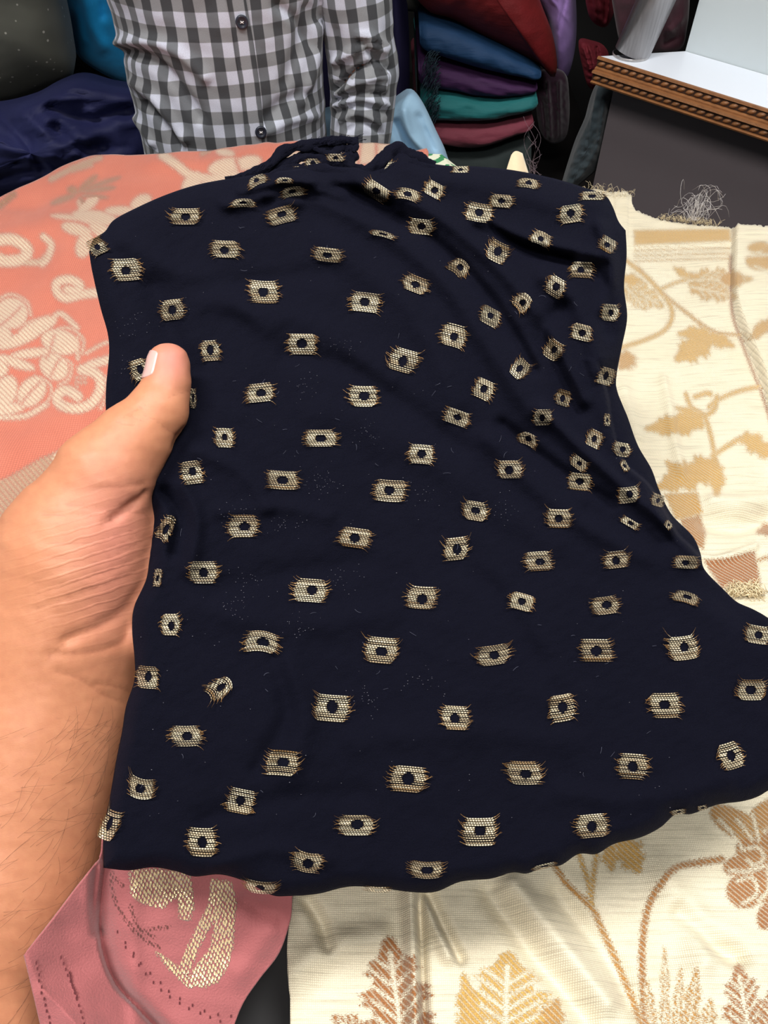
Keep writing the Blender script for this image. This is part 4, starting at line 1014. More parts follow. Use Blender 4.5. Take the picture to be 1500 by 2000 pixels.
DOTS = [
 (362,423,72,34,0),(550,420,66,36,-12),(475,396,56,18,0,1),(572,374,56,20,-8,1),(502,352,46,20,-25,1),(440,487,70,36,0),(640,498,68,30,5),(247,527,68,48,-4),(190,481,40,38,-30),(516,571,70,48,0),(714,590,70,42,4),
 (337,605,58,44,-4),(812,555,64,34,22),(822,443,58,32,5),(748,457,58,12,14,1),(735,373,62,32,36),(797,379,58,24,14,1),(848,370,46,32,32),(935,415,64,40,10),(980,393,54,28,6),(1032,357,50,20,10,1),(1115,418,56,38,-6),
 (1158,382,56,18,0),(1057,465,50,28,22,1),(972,492,52,44,25),(898,521,46,34,42,1),(1187,478,42,30,30),(1136,527,54,34,0),(1085,560,46,42,28),(1021,589,42,38,48,1),(958,618,50,36,25),(886,655,62,48,18),(1192,611,42,36,5),(1136,649,50,34,14),
 (1080,683,42,42,30),(1015,720,40,42,45),(788,704,68,50,18),(590,672,70,44,0),(411,685,46,44,-4),(273,722,44,46,-20),(508,767,66,40,-4),(709,774,70,44,0),(945,760,48,42,28),(1184,735,38,38,20),(1100,777,36,34,15),
 (892,815,60,32,18),(1060,815,44,34,0),(377,778,16,42,0),(438,855,44,42,0),(627,856,78,36,0),(823,887,60,42,6),(1031,857,46,26,20,1),(1161,857,36,36,22),(1215,878,42,30,8),(996,917,58,38,0),(1130,905,42,24,40),
 (375,923,52,50,-10),(552,938,74,40,4),(762,959,74,46,4),(1132,941,56,36,5),(1228,967,50,34,-6),(1285,977,30,26,20),(928,998,60,40,6),(475,1027,72,48,0),(1092,1013,60,40,4),(1230,1021,46,16,30),(693,1050,74,42,6),(325,1030,34,56,30,1),
 (891,1072,60,48,-4),(1052,1096,64,42,-6),(1204,1093,60,36,-8),(1340,1098,58,28,4),(397,1118,68,48,0),(308,1128,18,38,10),(606,1153,80,50,4),(823,1168,72,48,6),(1019,1175,58,36,14),(1183,1183,66,38,-10),(1340,1166,64,24,16,1),
 (333,1220,46,46,0),(511,1252,80,44,4,1),(745,1270,82,56,2),(964,1280,80,42,-8),(1165,1270,76,48,0),(1335,1266,72,52,-8),(1480,1240,58,38,8),(288,1323,54,48,4),(430,1343,44,56,55,1),(648,1383,86,58,2),(890,1402,68,52,0),(1098,1383,66,58,-6),
 (1300,1378,74,54,-4),(1468,1348,68,44,0),(364,1438,74,44,0),(551,1490,80,54,8),(797,1522,88,56,4),(1024,1510,84,50,0),(1236,1497,72,54,0),(1428,1477,56,58,-20),(275,1541,62,44,12,2),(470,1565,66,54,14),(695,1612,88,44,0),(937,1625,82,60,0),
 (1157,1613,78,50,-8),(214,1612,40,66,20),(394,1645,70,62,0),(600,1685,72,42,10,2),(833,1700,80,36,0,2),(508,1734,76,26,6,2),(738,1738,58,12,4,2),(1063,1692,58,10,-14),(1325,1586,34,10,-10),(1372,1578,22,10,-10),(1305,1025,20,14,50),(1186,820,14,26,0),(1220,910,26,14,60),
 (610,318,34,18,0),(655,308,44,16,0),(585,330,30,12,0),(762,330,44,22,-60),(840,330,50,10,15),(900,331,40,14,0),(555,352,40,12,0,1)]
TH = 0
for di, dt in enumerate(DOTS):
    cx, cy, wd, hg, rot = dt[:5]; wd *= 0.96; hg *= 0.93; mode = dt[5] if len(dt) > 5 else 0
    r = np.random.default_rng(1000 + di)
    n = max(5, int(round(13 * min(1.0, hg / 46 + 0.25)))); ca, sa = math.cos(math.radians(rot)), math.sin(math.radians(rot))
    xs_, ys_, offs, shade, alo, uvs, Fc = [], [], [], [], [], [], []
    ecx, ecy = r.uniform(-.06, .08), r.uniform(-.10, .10)
    bright = r.uniform(-.22, .2); grad = r.uniform(-.35, .35); skew = r.uniform(-.10, .10); lashy = r.uniform(-1, 0.6)  # bright and grad paint uneven light into each dot's colour
    eh, ev = r.uniform(.26, .33), r.uniform(.36, .46); pinch = r.uniform(0.18, 0.42); lop = r.uniform(-.15, .15)
    bend = {0: r.uniform(-.10, .12), 1: -0.42, 2: 0.38}[mode]
    for j in range(n):
        vv = (j + 0.5) / n * 2 - 1 + r.uniform(-.25, .25) / n
        half = (1 - pinch * abs(vv) ** 2.6) * 0.74
        hl = half * (1 + lop * vv) + r.uniform(-.06, .04); hr_ = half * (1 - lop * vv) + r.uniform(-.06, .04)
        hole = eh * math.sqrt(max(0, 1 - ((vv - ecy) / ev) ** 2)) if abs(vv - ecy) < ev else 0
        spans = [(-hl, ecx - hole), (ecx + hole, hr_)] if hole > 0.04 else [(-hl, hr_)]
        for (a, b) in spans:
            la = r.uniform(0.10, 0.42) if a < -0.35 else r.uniform(0, .04); lb = r.uniform(0.10, 0.42) if b > 0.35 else r.uniform(0, .04)
            a2, b2 = a - la, b + lb
            m = 10
            us = np.concatenate([[a2, a2 + la * .5], np.linspace(a, b, m - 4), [b2 - lb * .5, b2]])
            sh = float(np.clip(0.78 + bright + grad * vv - 0.25 * abs(vv) + r.uniform(-.3, .3), 0, 1))
            ca_ = lashy * 0.55 + r.uniform(-.5, .5); cb_ = lashy * 0.55 + r.uniform(-.5, .5)
            o0 = len(xs_)
            tw = r.uniform(0.45, 0.82) / n
            for i_, u in enumerate(us):
                ex = 0.0
                if u > b: ex = (u - b) * cb_ + (u - b) ** 2 * cb_ * 3
                if u < a: ex = (a - u) * ca_ + (a - u) ** 2 * ca_ * 3
                yb = vv + ex - bend * (u * u) * 1.2 + skew * u
                lash = (u < a) or (u > b)
                lift = 0.0009 + (0.0012 if lash else 0) + 0.0002 * (j % 2)
                tp = tw * (0.5 if lash else 1.0) * (0.5 if i_ in (0, m - 1) else 1)
                for q in (-1, 0, 1):
                    lx = u * wd * 0.5; ly = (yb + q * tp) * hg * 0.5
                    xs_.append(cx + lx * ca - ly * sa); ys_.append(cy + lx * sa + ly * ca)
                    offs.append(lift + (0.0004 if q == 0 else 0)); shade.append(sh); alo.append(1.0 if lash else min(0.85, abs(u) * 0.8))
                    uvs.append((u * wd * 0.5 / 17.0 + 0.157 * (j % 2) + 0.06 * j, j * 0.37 + di))
            for i_ in range(m - 1):
                for q in range(2):
                    k0 = o0 + i_ * 3 + q
                    Fc.append([k0, k0 + 1, k0 + 4, k0 + 3])
    xs_ = np.array(xs_); ys_ = np.array(ys_)
    # stay on the sheet: depth of the sheet, or of the crumpled end above it
    ins_ = poly_sd(xs_, ys_, OUT)
    dpt = np.where(ins_ < 0, D(xs_, ys_), Dbase(xs_, ys_) + 0.010)
    if cy < 336 and cx < 860: dpt = Dbase(xs_, ys_) + 0.0085
    P = PX(xs_, ys_, dpt - np.array(offs))
    mesh_obj('gold_dot', P, Fc, M['gthread'], bk, np.array(uvs), {'shade': np.array(shade), 'along': np.array(alo)})
# faint glints of the dots on the layer beneath, and stray fibres
gl_ = []
for k, (gx, gy) in enumerate([(683, 680), (592, 757), (620, 942), (558, 1030), (820, 965), (585, 1228), (640, 940), (672, 1130), (715, 1370), (260, 640), (240, 720), (460, 1010), (720, 850), (980, 1000), (455, 1180), (480, 1135), (830, 1330)]):
    for j in range(22):
        gl_.append((gx + rng.normal(0, 20), gy + rng.normal(0, 15)))
for j in range(160): gl_.append((rng.uniform(260, 1350), rng.uniform(420, 1600)))
gl_ = np.array(gl_)
ins_ = poly_sd(gl_[:, 0], gl_[:, 1], OUT) < -15; gl_ = gl_[ins_]
VV, FF = [], []
dq = D(gl_[:, 0], gl_[:, 1]) - 0.0008
for (gx, gy), d_ in zip(gl_, dq):
    q = PX(gx, gy, d_); s1 = rng.uniform(0.00014, 0.0003); o0 = len(VV)
    VV += [q - RI * s1, q + UP * s1 * .7, q + RI * s1, q - UP * s1 * .7, q - FW * s1]; FF += [[o0, o0 + 3, o0 + 4], [o0 + 3, o0 + 2, o0 + 4], [o0 + 2, o0 + 1, o0 + 4], [o0 + 1, o0, o0 + 4]]
M['glint'] = plain('thread_glint', (150, 148, 160), 0.4, 0.3)
o = mesh_obj('thread_glints', VV, FF, M['glint'], bk, smooth=False); o['kind'] = 'stuff'
VV = []
for k in range(70):
    gx, gy = rng.uniform(260, 1300), rng.uniform(430, 1600)
    if poly_sd(np.array([gx]), np.array([gy]), OUT)[0] > -30: continue
    a = rng.uniform(0, 6.28); L = rng.uniform(5, 16); c_ = rng.uniform(-.8, .8)
    pp = np.array([(gx + L * u * math.cos(a + c_ * u), gy + L * u * math.sin(a + c_ * u)) for u in np.linspace(0, 1, 5)])
    VV.append(PX(pp[:, 0], pp[:, 1], D(pp[:, 0], pp[:, 1]) - 0.0012))
V, Fc = tubes(VV, 0.00007, 3)
M['lint'] = plain('lint', (92, 94, 112), 0.8)
o = mesh_obj('lint_fibres', V, Fc, M['lint'], bk); o['kind'] = 'stuff'
# fray along the crumpled end
VV = []
for k in range(110):
    c_ = resample([(440, 352), (490, 338), (530, 316), (556, 292), (590, 280), (640, 272), (705, 270)], 110)[k]
    a = rng.uniform(-2.6, -0.6); L = rng.uniform(5, 16)
    pp = np.array([(c_[0] + L * u * math.cos(a + u), c_[1] + 6 + L * u * math.sin(a + u * .6)) for u in np.linspace(0, 1, 5)])
    VV.append(PX(pp[:, 0], pp[:, 1], Dbase(pp[:, 0], pp[:, 1]) + 0.010))
V, Fc = tubes(VV, 0.00018, 3)
o = mesh_obj('frayed_edge', V, Fc, M['crepe'], bk); o['kind'] = 'stuff'

# ------------------------------------------------------------------ the hand holding the cloth
def hp(x, y, d): return ((x - 750) / F * d, -(y - 1000) / F * d, d)
def rp(r, d): return r * d / F
HL, HH, HS = (-0.300, -0.480, 0.318), (-0.012, 0.105, 0.492), 0.0018
(GX, GY, GZ), _ = vgrid(HL, HH, HS)
HG = (GX, GY, GZ)
def chain(nodes, sd, k):
    for a, b in zip(nodes[:-1], nodes[1:]):
        c = cone(HG, hp(*a[:3]), hp(*b[:3]), rp(a[3], a[2]), rp(b[3], b[2]))
        sd = c if sd is None else smin(sd, c, k)
    return sd
sd = chain([(-130, 2750, .345, 200), (-62, 2050, .386, 158), (12, 1680, .402, 168), (62, 1480, .408, 160), (95, 1340, .412, 160)], None, 0.02)
sd = chain([(95, 1340, .412, 160), (128, 1190, .406, 148), (150, 1070, .398, 137)], sd, 0.018)
sd = chain([(150, 1070, .398, 137), (205, 928, .392, 88)], sd, 0.012)
thumb = chain([(205, 928, .392, 88), (258, 862, .395, 72), (310, 800, .398, 55), (326, 752, .400, 43.5), (329, 712, .402, 42.0)], None, 0.004)
sd = smin(sd, thumb, 0.008)
sd = smin(sd, cone(HG, hp(255, 1005, .404), hp(240, 1090, .406), rp(38, .404), rp(50, .404)), 0.006)      # web fold
sd = smin(sd, cone(HG, hp(180, 1265, .420), hp(232, 1225, .432), rp(112, .42), rp(78, .43)), 0.010)       # heel of the palm
sd = smin(sd, cone(HG, hp(215, 1120, .425), hp(215, 1330, .432), rp(84, .43), rp(72, .43)), 0.012)
def fd(x, y, o=0.020): return float(Dbase(x, y)) + o
fing = [[(300, 1040, 40), (430, 935, 35), (520, 885, 32), (580, 858, 27)], [(305, 1105, 40), (470, 1022, 35), (575, 982, 32), (640, 958, 27)],
        [(300, 1175, 38), (455, 1112, 33), (555, 1082, 30), (612, 1064, 26)], [(290, 1245, 34), (415, 1205, 30), (490, 1186, 27), (538, 1174, 23)]]
for f_ in fing:
    nodes = [(x, y, fd(x, y, 0.020 + 0.004 * (i == 0)), r) for i, (x, y, r) in enumerate(f_)]
    sd = smin(sd, cone(HG, hp(215, nodes[0][1], .430), hp(*nodes[0][:3]), rp(48, .43), rp(nodes[0][3], .43)), 0.008)
    fs = chain(nodes, None, 0.003)
    sd = smin(sd, fs, 0.003)
hv, hf = surface_nets(sd, HL, HS)
hv = relax(hv, hf, 3, 0.5)
del GX, GY, GZ, sd, thumb, HG
hn = vnormals(hv, hf)
hx = 750 + F * hv[:, 0] / hv[:, 2]; hy = 1000 - F * hv[:, 1] / hv[:, 2]
front = hn[:, 2] < 0.25
CREASE = [  # polyline, width px, depth m (negative = groove)
 ([(338, 872), (350, 845), (366, 832)], 4, -0.0012), ([(276, 812), (300, 818), (330, 842), (352, 852)], 4, -0.0006), ([(240, 815), (268, 800), (285, 790)], 4, -0.0006), ([(252, 806), (262, 818), (285, 822)], 3, -0.0005), ([(268, 792), (285, 800), (300, 800)], 3, -0.0005), ([(226, 822), (240, 828), (262, 830)], 3, -0.0004),
 ([(328, 776), (352, 768), (371, 764)], 4, -0.0005),
 ([(180, 955), (230, 950), (282, 945)], 5, -0.0008), ([(130, 985), (190, 992), (240, 988), (262, 975)], 5, -0.0010), ([(222, 1010), (248, 992), (270, 978)], 7, -0.0035), ([(205, 1020), (235, 1008), (265, 985), (285, 962)], 6, -0.0025),
 ([(255, 1003), (282, 1002), (294, 1022)], 4, -0.0006), ([(80, 1005), (160, 1006), (225, 1003)], 5, -0.0007),
 ([(60, 1140), (130, 1110), (210, 1090), (285, 1052)], 5, -0.0006), ([(55, 1165), (140, 1136), (220, 1110), (290, 1075)], 5, -0.0007), ([(70, 1190), (150, 1160), (230, 1130), (288, 1100)], 5, -0.0006), ([(90, 1060), (170, 1060), (260, 1035)], 5, -0.0005), ([(80, 1090), (170, 1085), (270, 1045)], 5, -0.0005),
 ([(130, 1250), (160, 1238), (200, 1220), (245, 1190), (278, 1150)], 12, -0.0032), ([(95, 1278), (150, 1276), (200, 1270), (240, 1250), (250, 1220)], 7, -0.0010), ([(110, 1312), (155, 1325), (200, 1355), (245, 1372)], 7, -0.0010), ([(185, 1335), (225, 1340), (255, 1350)], 5, -0.0008),
 ([(90, 1290), (120, 1260), (150, 1240)], 12, -0.0006), ([(100, 1400), (170, 1415), (235, 1420)], 7, -0.0005),
]
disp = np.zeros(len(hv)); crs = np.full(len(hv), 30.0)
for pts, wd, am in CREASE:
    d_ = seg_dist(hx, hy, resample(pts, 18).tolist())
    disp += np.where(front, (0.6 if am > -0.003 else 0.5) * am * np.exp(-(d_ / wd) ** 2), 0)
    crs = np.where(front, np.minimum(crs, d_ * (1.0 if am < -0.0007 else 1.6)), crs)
# nail bed hollow, soft tissue
disp += np.where(front, 0.0010 * np.exp(-(((hx - 180) / 90) ** 2 + ((hy - 1130) / 60) ** 2)), 0)
disp += 0.00035 * wob(hx, hy, 91, 60, 3)
hv = hv + hn * disp[:, None]
def to_world(p): return CAM + p[:, 0:1] * RI + p[:, 1:2] * UP + p[:, 2:3] * FW
HW = to_world(hv)
pink = np.exp(-(((hx - 335) / 40) ** 2 + ((hy - 700) / 50) ** 2)) * 0.9 + np.exp(-(((hx - 235) / 75) ** 2 + ((hy - 1010) / 110) ** 2)) * 0.55 + np.exp(-(((hx - 215) / 80) ** 2 + ((hy - 1150) / 130) ** 2)) * 0.45
wr = np.exp(-(((hx - 185) / 120) ** 2 + ((hy - 1110) / 110) ** 2)) * 0.8 + 0.04
t = NT('hand_skin'); v = t.coord('UV'); n = t.noise(v, 40, 4); n2 = t.noise(v, 220, 3); pk = t.attr('pink'); cr = t.attr('crease')
vw = t.coord('UV', (1, 1, 1), (0, 0, -0.30)); wv = t.wave(vw, 62, 'Y', 2.2, 1.2); fn = t.noise(t.coord('UV', (1, 3, 1), (0, 0, -.3)), 700, 3)
base = t.mix(n, lin((186, 122, 88)), lin((204, 141, 106)))
base = t.mix(t.mapr(n2, 0.35, 0.75, 0, 0.35), base, lin((178, 110, 84)))
base = t.mix(t.math('MULTIPLY', pk, 0.75, True), base, lin((196, 122, 114)))
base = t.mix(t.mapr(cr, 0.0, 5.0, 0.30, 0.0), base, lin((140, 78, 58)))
hgt = t.math('ADD', t.math('MULTIPLY', t.mapr(wv, 0.0, 0.25), t.attr('wrinkle')), t.math('MULTIPLY', fn, 0.35))
t.set(Base_Color=base, Roughness=0.5, Subsurface_Weight=0.12, Subsurface_Radius=(0.006, 0.0025, 0.0015), Subsurface_Scale=1.0, Specular_IOR_Level=0.4, Normal=t.bump(hgt, 0.00024, 0.8))
M['skin'] = t.m
hand = empty('hand', PX(100, 1400, 0.42)); tag(hand, 'bare left hand and forearm gripping the black cloth with the thumb on top', 'hand')
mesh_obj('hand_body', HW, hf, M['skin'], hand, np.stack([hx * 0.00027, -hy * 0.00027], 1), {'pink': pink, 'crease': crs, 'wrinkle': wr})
# thumb nail, laid on the modelled thumb tip
tm = (hy > 655) & (hy < 765) & (hx > 262)
tphi = np.arctan2(hx[tm] - (327.5 - (hy[tm] - 712) * .06), (0.4015 - hv[tm, 2]) * F / 0.40); trad = np.hypot(hx[tm] - (327.5 - (hy[tm] - 712) * .06), (0.4015 - hv[tm, 2]) * F / 0.40); thy = hy[tm]
def thumb_r(yy, ph):
    q = ((thy - yy) / 6) ** 2 + ((np.angle(np.exp(1j * (tphi - ph)))) / 0.15) ** 2
    i = np.argsort(q)[:8]; wt = 1 / (q[i] + .3); return float((trad[i] * wt).sum() / wt.sum())
ny_, na_ = 22, 16
Vn = []
for i in range(ny_):
    yy = 684 + (738 - 684) * i / (ny_ - 1)
    r0 = 43.6 if yy > 712 else math.sqrt(43.6 ** 2 - ((712 - yy) * 0.95) ** 2)
    u = i / (ny_ - 1)
    span = 1.0 if 0.12 < u < 0.8 else (math.sqrt(max(0.05, 1 - ((0.12 - u) / 0.14) ** 2)) if u <= .12 else math.sqrt(max(0.05, 1 - ((u - 0.8) / 0.22) ** 2)))
    for j in range(na_):
        ph = math.radians(-68 + 38 * span * (j / (na_ - 1) * 2 - 1))
        rr = thumb_r(yy, ph) + 0.9 + (0.8 if u < 0.08 else 0) - 1.4 * abs(j / (na_ - 1) * 2 - 1) ** 6
        cxn = 327.5 - (yy - 712) * 0.06
        Vn.append(PX(cxn + rr * math.sin(ph), yy, 0.4015 - rp(rr * math.cos(ph), 0.40)))
t = NT('nail'); v = t.coord('Object'); n = t.noise(v, 200, 2)
t.set(Base_Color=t.mix(n, lin((206, 160, 152)), lin((218, 178, 170))), Roughness=0.28, Subsurface_Weight=0.1, Subsurface_Radius=(.003, .0015, .001)); M['nail'] = t.m
o = mesh_obj('thumb_nail', Vn, grid_faces(ny_, na_), M['nail'], hand); solidify(o, 0.0003, 0); o['label'] = 'pale pink thumb nail'
# fine arm hair
sel = np.nonzero((hn[:, 2] < -0.1) & (hy > 1430) & (hy < 2080) & (hx > -40) & (hx < 230))[0]
hr = []
for k in range(170):
    i = sel[rng.integers(len(sel))]
    L = rng.uniform(0.008, 0.02); a = math.radians(rng.normal(28, 16)); d0 = np.array([math.cos(a), math.sin(a), 0])
    nn = hn[i]; d0 = d0 - nn * (d0 @ nn); d0 /= np.linalg.norm(d0); sd2 = np.cross(nn, d0); cv = rng.normal(0, .3)
    hr.append(to_world(np.array([hv[i] + d0 * L * u + sd2 * cv * L * u * u + nn * (0.0002 + 0.0012 * math.sin(u * 2.6)) for u in np.linspace(0, 1, 6)])))
V, Fc = tubes(hr, 0.00004, 3)
M['hair_arm'] = plain('arm_hair', (58, 34, 24), 0.6)
o = mesh_obj('arm_hair', V, Fc, M['hair_arm'], hand); o['kind'] = 'stuff'

# ------------------------------------------------------------------ the seller behind the counter
XC, YC = -0.232, 1.215
person = empty('person', (XC, YC, 0)); tag(person, 'person in a grey and white checked shirt standing behind the counter', 'person')
SH_R = (-0.072, 1.235, 1.36); EL_R = (-0.030, 1.225, 1.00); WR_R = (-0.045, 1.175, 0.78); HD_R = (-0.050, 1.160, 0.70)
SH_L = (-0.392, 1.235, 1.36); EL_L = (-0.600, 1.29, 1.27); WR_L = (-0.61, 1.13, 1.42); HD_L = (-0.60, 1.09, 1.49)
LO, HI, H = (-0.70, 1.02, -0.01), (0.08, 1.40, 1.76), 0.008
P_, _ = vgrid(LO, HI, H)
b = ellip(P_, (XC, YC, 1.10), (0.116, 0.075, 0.30))
b = smin(b, ellip(P_, (XC, YC, 0.92), (0.112, 0.080, 0.13)), 0.05)
b = smin(b, ellip(P_, (XC, YC, 1.29), (0.155, 0.085, 0.14)), 0.05)
b = smin(b, cone(P_, (XC, YC + .01, 1.36), (XC, YC, 1.50), 0.055, 0.050), 0.04)
b = smin(b, ellip(P_, (XC, YC - .02, 1.60), (0.072, 0.090, 0.112)), 0.02)
b = smin(b, ellip(P_, (XC, YC - .055, 1.545), (0.045, 0.045, 0.045)), 0.02)
b = smin(b, cone(P_, (XC, YC - .105, 1.605), (XC, YC - .122, 1.578), 0.009, 0.014), 0.012)
b = smin(b, cone(P_, (XC - .02, YC - .100, 1.548), (XC + .02, YC - .100, 1.548), 0.009, 0.009), 0.008)
for sx in (-1, 1):
    b = smin(b, ellip(P_, (XC + sx * .074, YC, 1.595), (0.012, 0.022, 0.033)), 0.008)
    hipp = (XC + sx * .058, YC, .84); kn = (XC + sx * .085, YC, .48); an = (XC + sx * .09, YC + .02, .08)
    b = smin(b, cone(P_, hipp, kn, 0.064, 0.050), 0.03); b = smin(b, cone(P_, kn, an, 0.052, 0.036), 0.02)
    b = smin(b, cone(P_, (an[0], an[1] + .02, .035), (an[0], an[1] - .15, .025), 0.034, 0.026), 0.02)
for (s0, e0, w0, h0) in ((SH_R, EL_R, WR_R, HD_R), (SH_L, EL_L, WR_L, HD_L)):
    b = smin(b, cone(P_, s0, e0, 0.048, 0.036), 0.03); b = smin(b, cone(P_, e0, w0, 0.036, 0.024), 0.015)
    pv = np.array(h0) - np.array(w0); pv /= np.linalg.norm(pv); sd3 = np.cross(pv, [1, 0, 0]); sd3 /= np.linalg.norm(sd3)
    b = smin(b, cone(P_, w0, np.array(w0) + pv * .07, 0.022, 0.030), 0.01)
    for q, L in zip((-1.5, -.5, .5, 1.5), (.065, .078, .072, .055)):
        a0 = np.array(w0) + pv * .085 + sd3 * q * .015
        b = smin(b, cone(P_, a0, a0 + pv * L + np.array([.012, 0, 0]), 0.0095, 0.0085), 0.004)
    a0 = np.array(w0) + pv * .04 - sd3 * .028
    b = smin(b, cone(P_, a0, a0 + pv * .045 - sd3 * .022, 0.012, 0.010), 0.006)
bv, bf = surface_nets(b, LO, H); bv = relax(bv, bf, 2, .5)
M['skin2'] = plain('seller_skin', (150, 100, 74), 0.55, nscale=20, namp=0.06)
mesh_obj('body', bv, bf, M['skin2'], person)
# hair cap and eyes
hh = np.maximum(ellip(P_, (XC, YC - .008, 1.622), (0.080, 0.096, 0.104)), -(P_[2] - 1.60 + (P_[1] - YC) * -0.75 - 0.0))
hv2, hf2 = surface_nets(hh, LO, H); hv2 = relax(hv2, hf2, 1, .5)
M['hair'] = cloth_mat('black_hair', (18, 15, 14), 0.6, 0.1, thread=400, stretch=(4, 1, 1)); mesh_obj('hair', hv2, hf2, M['hair'], person)
M['eye'] = plain('eye_white', (225, 222, 215), 0.3); M['iris'] = plain('iris', (40, 26, 18), 0.3)
for sx in (-1, 1):
    for (nm, rr, yo, mt) in (('eye', .0125, 0, 'eye'), ('iris', .006, -.0085, 'iris')):
        bm = bmesh.new(); bmesh.ops.create_uvsphere(bm, u_segments=16, v_segments=10, radius=rr)
        me = bpy.data.meshes.new(nm); bm.to_mesh(me); bm.free(); me.materials.append(M[mt])
        o = bpy.data.objects.new(nm, me); COL.objects.link(o); o.location = (XC + sx * .031, YC - .098 + yo, 1.612); o.parent = person; o.matrix_parent_inverse = person.matrix_world.inverted()
# trousers
tr = None
for sx in (-1, 1):
    c = smin(cone(P_, (XC + sx * .060, YC, .84), (XC + sx * .085, YC, .48), 0.078, 0.074), cone(P_, (XC + sx * .085, YC, .48), (XC + sx * .09, YC + .02, .12), 0.074, 0.062), 0.02)
    tr = c if tr is None else smin(tr, c, 0.02)
tr = smin(tr, ellip(P_, (XC, YC, .84), (0.132, 0.095, 0.08)), 0.03)
tv, tf = surface_nets(tr, LO, H); tv = relax(tv, tf, 2, .5)
M['trouser'] = cloth_mat('dark_trousers', (26, 26, 32), 0.85, 0.2); mesh_obj('trousers', tv, tf, M['trouser'], person)
# checked shirt
LO, HI, H = (-0.68, 1.06, 0.815), (0.06, 1.40, 1.47), 0.0045
P_, _ = vgrid(LO, HI, H)
def torso_sdf(P_):
    zz = P_[2]
    aa = np.interp(zz, [.8, .95, 1.08, 1.25, 1.36, 1.42], [.146, .142, .143, .165, .150, .085]).astype(np.float32)
    bb = np.interp(zz, [.8, .95, 1.08, 1.25, 1.36, 1.42], [.108, .104, .100, .100, .085, .065]).astype(np.float32)
    q = np.sqrt(((P_[0] - XC) / aa) ** 2 + ((P_[1] - YC) / bb) ** 2)
    s = (q - 1) * bb
    return np.maximum(np.maximum(s, 0.83 - zz), zz - 1.44)
ts = torso_sdf(P_)
sr = smin(cone(P_, SH_R, EL_R, 0.060, 0.049), cone(P_, EL_R, WR_R, 0.050, 0.041), 0.012)
slv = smin(cone(P_, SH_L, EL_L, 0.060, 0.050), cone(P_, EL_L, WR_L, 0.050, 0.040), 0.012)
slv = np.maximum(slv, cone(P_, EL_L, WR_L, 0.2, 0.2) - 0.3)
kk = np.clip((P_[2] - 1.15) / .15, 0.02, 1) * 0.04
sh = smin(ts, sr, kk); sh = smin(sh, slv, kk)
sv, sf = surface_nets(sh, LO, H); sv = relax(sv, sf, 3, .5); sn = vnormals(sv, sf)
def npcone(p, a, b_):
    a = np.array(a); v_ = np.array(b_) - a; h_ = np.clip((p - a) @ v_ / (v_ @ v_), 0, 1); q = p - a - h_[:, None] * v_
    return h_ * np.linalg.norm(v_), q, np.linalg.norm(q, axis=1)
tsv = torso_sdf([sv[:, 0], sv[:, 1], sv[:, 2]])
h1, q1, d1 = npcone(sv, SH_R, EL_R); h2, q2, d2 = npcone(sv, EL_R, WR_R); h3, q3, d3 = npcone(sv, SH_L, EL_L)
issl = (np.minimum(d1, d2) - 0.06 < tsv - 0.004) & (sv[:, 0] > XC) & (tsv > 0.004)
uT = np.arctan2((sv[:, 0] - XC) / .148, -(sv[:, 1] - YC) / .104) * 0.140
vT = sv[:, 2].copy()
up_arm = d1 < d2
uS = np.where(up_arm, np.arctan2(q1[:, 0], -q1[:, 1]), np.arctan2(q2[:, 0], -q2[:, 1])) * 0.052 + 0.5
vS = np.where(up_arm, 1.36 - h1, 1.36 - np.linalg.norm(np.array(SH_R) - np.array(EL_R)) - h2)
su = np.where(issl, uS, uT); svv = np.where(issl, vS, vT)
px_, py_, _d = proj(sv)
SR = [([(232, 84), (290, 80), (350, 102), (400, 150)], 11, 0.006), ([(246, 100), (300, 120), (350, 170), (390, 230)], 11, -0.008), ([(262, 160), (310, 200), (360, 270)], 9, 0.006), ([(280, 200), (320, 245), (350, 290)], 7, -0.006), ([(268, 230), (300, 280)], 6, 0.005),
      ([(600, 20), (585, 90), (560, 160)], 14, -0.006), ([(620, 50), (612, 130), (590, 200)], 9, 0.006), ([(540, 10), (580, 40), (610, 90)], 9, -0.004), ([(520, 230), (560, 200), (600, 185)], 14, -0.006), ([(520, 255), (570, 235), (615, 225)], 9, 0.004),
      ([(655, 172), (688, 142), (728, 124)], 5, -0.011), ([(660, 184), (700, 160), (745, 150)], 6, 0.006), ([(655, 120), (690, 100), (720, 88), (750, 100)], 7, 0.007), ([(705, 80), (735, 115), (760, 135)], 6, -0.006), ([(700, 70), (730, 72), (755, 90)], 6, 0.006),
      ([(652, 196), (700, 182), (752, 185)], 4, -0.005), ([(655, 206), (702, 194), (755, 202)], 4, 0.005), ([(656, 218), (704, 208), (755, 220)], 4, -0.004), ([(665, 235), (700, 222), (740, 240)], 5, 0.005), ([(680, 255), (710, 240), (745, 262)], 5, -0.004), ([(745, 130), (752, 150), (748, 175)], 6, 0.006), ([(655, 60), (662, 140)], 9, -0.004)]
sv = sv + sn * (np.where(sn[:, 1] < 0.4, 1.4 * ridges(px_, py_, SR), 0) + 0.0018 * wob(px_, py_, 95, 90, 3))[:, None]
t = NT('checked_shirt'); uvn = t.n('ShaderNodeUVMap'); sep = t.n('ShaderNodeSeparateXYZ'); t.l(uvn.outputs[0], sep.inputs[0])
nz = t.noise(t.coord('UV'), 900, 2); big = t.noise(t.coord('UV'), 12, 2)
def stripe(c, period, ph=0.0):
    a = t.math('FRACT', t.math('ADD', t.math('DIVIDE', c, period), ph + 10))
    return t.mapr(t.math('ABSOLUTE', t.math('SUBTRACT', a, 0.5)), 0.235, 0.265, 1, 0)
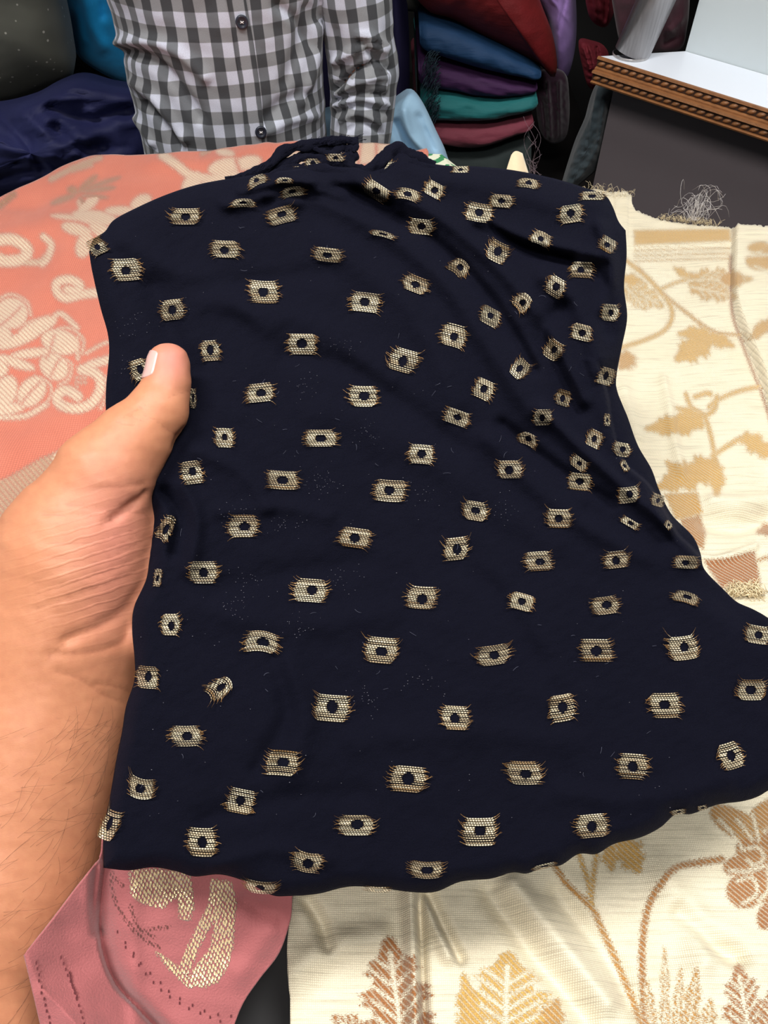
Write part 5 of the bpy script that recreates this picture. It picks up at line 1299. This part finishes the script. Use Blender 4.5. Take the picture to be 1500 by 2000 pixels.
su_ = stripe(t.math('ADD', sep.outputs[0], t.math('MULTIPLY', big, 0.003)), 0.0285); sv_ = stripe(t.math('ADD', sep.outputs[1], t.math('MULTIPLY', big, 0.006)), 0.0345)
c = t.mix(su_, lin((198, 202, 218)), lin((106, 110, 116)))
c = t.mix(sv_, c, t.mix(su_, lin((136, 138, 142)), lin((54, 56, 60))))
c = t.mix(t.mapr(nz, 0.35, 0.65, 0.18, 0.0), c, lin((70, 72, 78)))
t.set(Base_Color=c, Roughness=0.85, Sheen_Weight=0.15, Normal=t.bump(nz, 0.0003, 0.5)); M['shirt'] = t.m
mesh_obj('shirt', sv, sf, M['shirt'], person, np.stack([su, svv], 1))
# button placket and buttons lying on the shirt front
def front_pt(px0, py0):
    P = sv; q = (px_ - px0) ** 2 + (py_ - py0) ** 2 + np.where(sn[:, 1] > -0.1, 1e6, 0) + np.where(issl, 1e6, 0)
    i = np.argsort(q)[:6]; wt = 1 / (q[i] + 4); wt /= wt.sum()
    dd = (_d[i] * wt).sum()
    return PX(px0, py0, dd - 0.0022), (sn[i] * wt[:, None]).sum(0), (su[i] * wt).sum(), (svv[i] * wt).sum()
cl = resample([(440, -150), (452, -60), (462, 0), (478, 90), (490, 180), (500, 285), (506, 330)], 60)
Vp, Up = [], []
for p in cl:
    for k, (dx, dz) in enumerate(((-20, 0.0022), (-19, 0), (-8, -.0004), (6, -.0004), (17, 0), (18, 0.0022))):
        q, nq, uu, v3 = front_pt(p[0] + dx, p[1]); Vp.append(q + FW * dz); Up.append((uu + .008, v3))
mesh_obj('button_placket', Vp, grid_faces(len(cl), 6), M['shirt'], person, np.array(Up))
M['button'] = plain('dark_button', (38, 42, 54), 0.35)
for (bx0, by0) in ((472, 42), (509, 257), (444, -165)):
    q, nq, _u, _v = front_pt(bx0, by0); nq = nq / np.linalg.norm(nq); q = q + nq * .002
    a1 = np.cross(nq, [0, 0, 1]); a1 /= np.linalg.norm(a1); a2 = np.cross(nq, a1)
    V = []; Fc = []; N = 24
    for (r, hgt) in ((.0082, -.001), (.0082, .0012), (.0074, .0020), (.0058, .0020), (.0050, .0010), (0.0001, .0010)):
        for k in range(N): V.append(q + nq * hgt + r * (a1 * math.cos(6.28318 * k / N) + a2 * math.sin(6.28318 * k / N)))
    for i in range(5):
        for k in range(N): Fc.append([i * N + k, i * N + (k + 1) % N, (i + 1) * N + (k + 1) % N, (i + 1) * N + k])
    bt = mesh_obj('button', V, Fc, M['button'], person)
    V, Fc = tubes([[q + nq * .0014 + a1 * .0022 + a2 * .001, q + nq * .0018, q + nq * .0014 - a1 * .0022 - a2 * .001], [q + nq * .0014 + a1 * .0018 - a2 * .0016, q + nq * .0018, q + nq * .0014 - a1 * .0018 + a2 * .0016]], .0006, 5)
    o = mesh_obj('button_thread', V, Fc, M['fray_w'], bt)
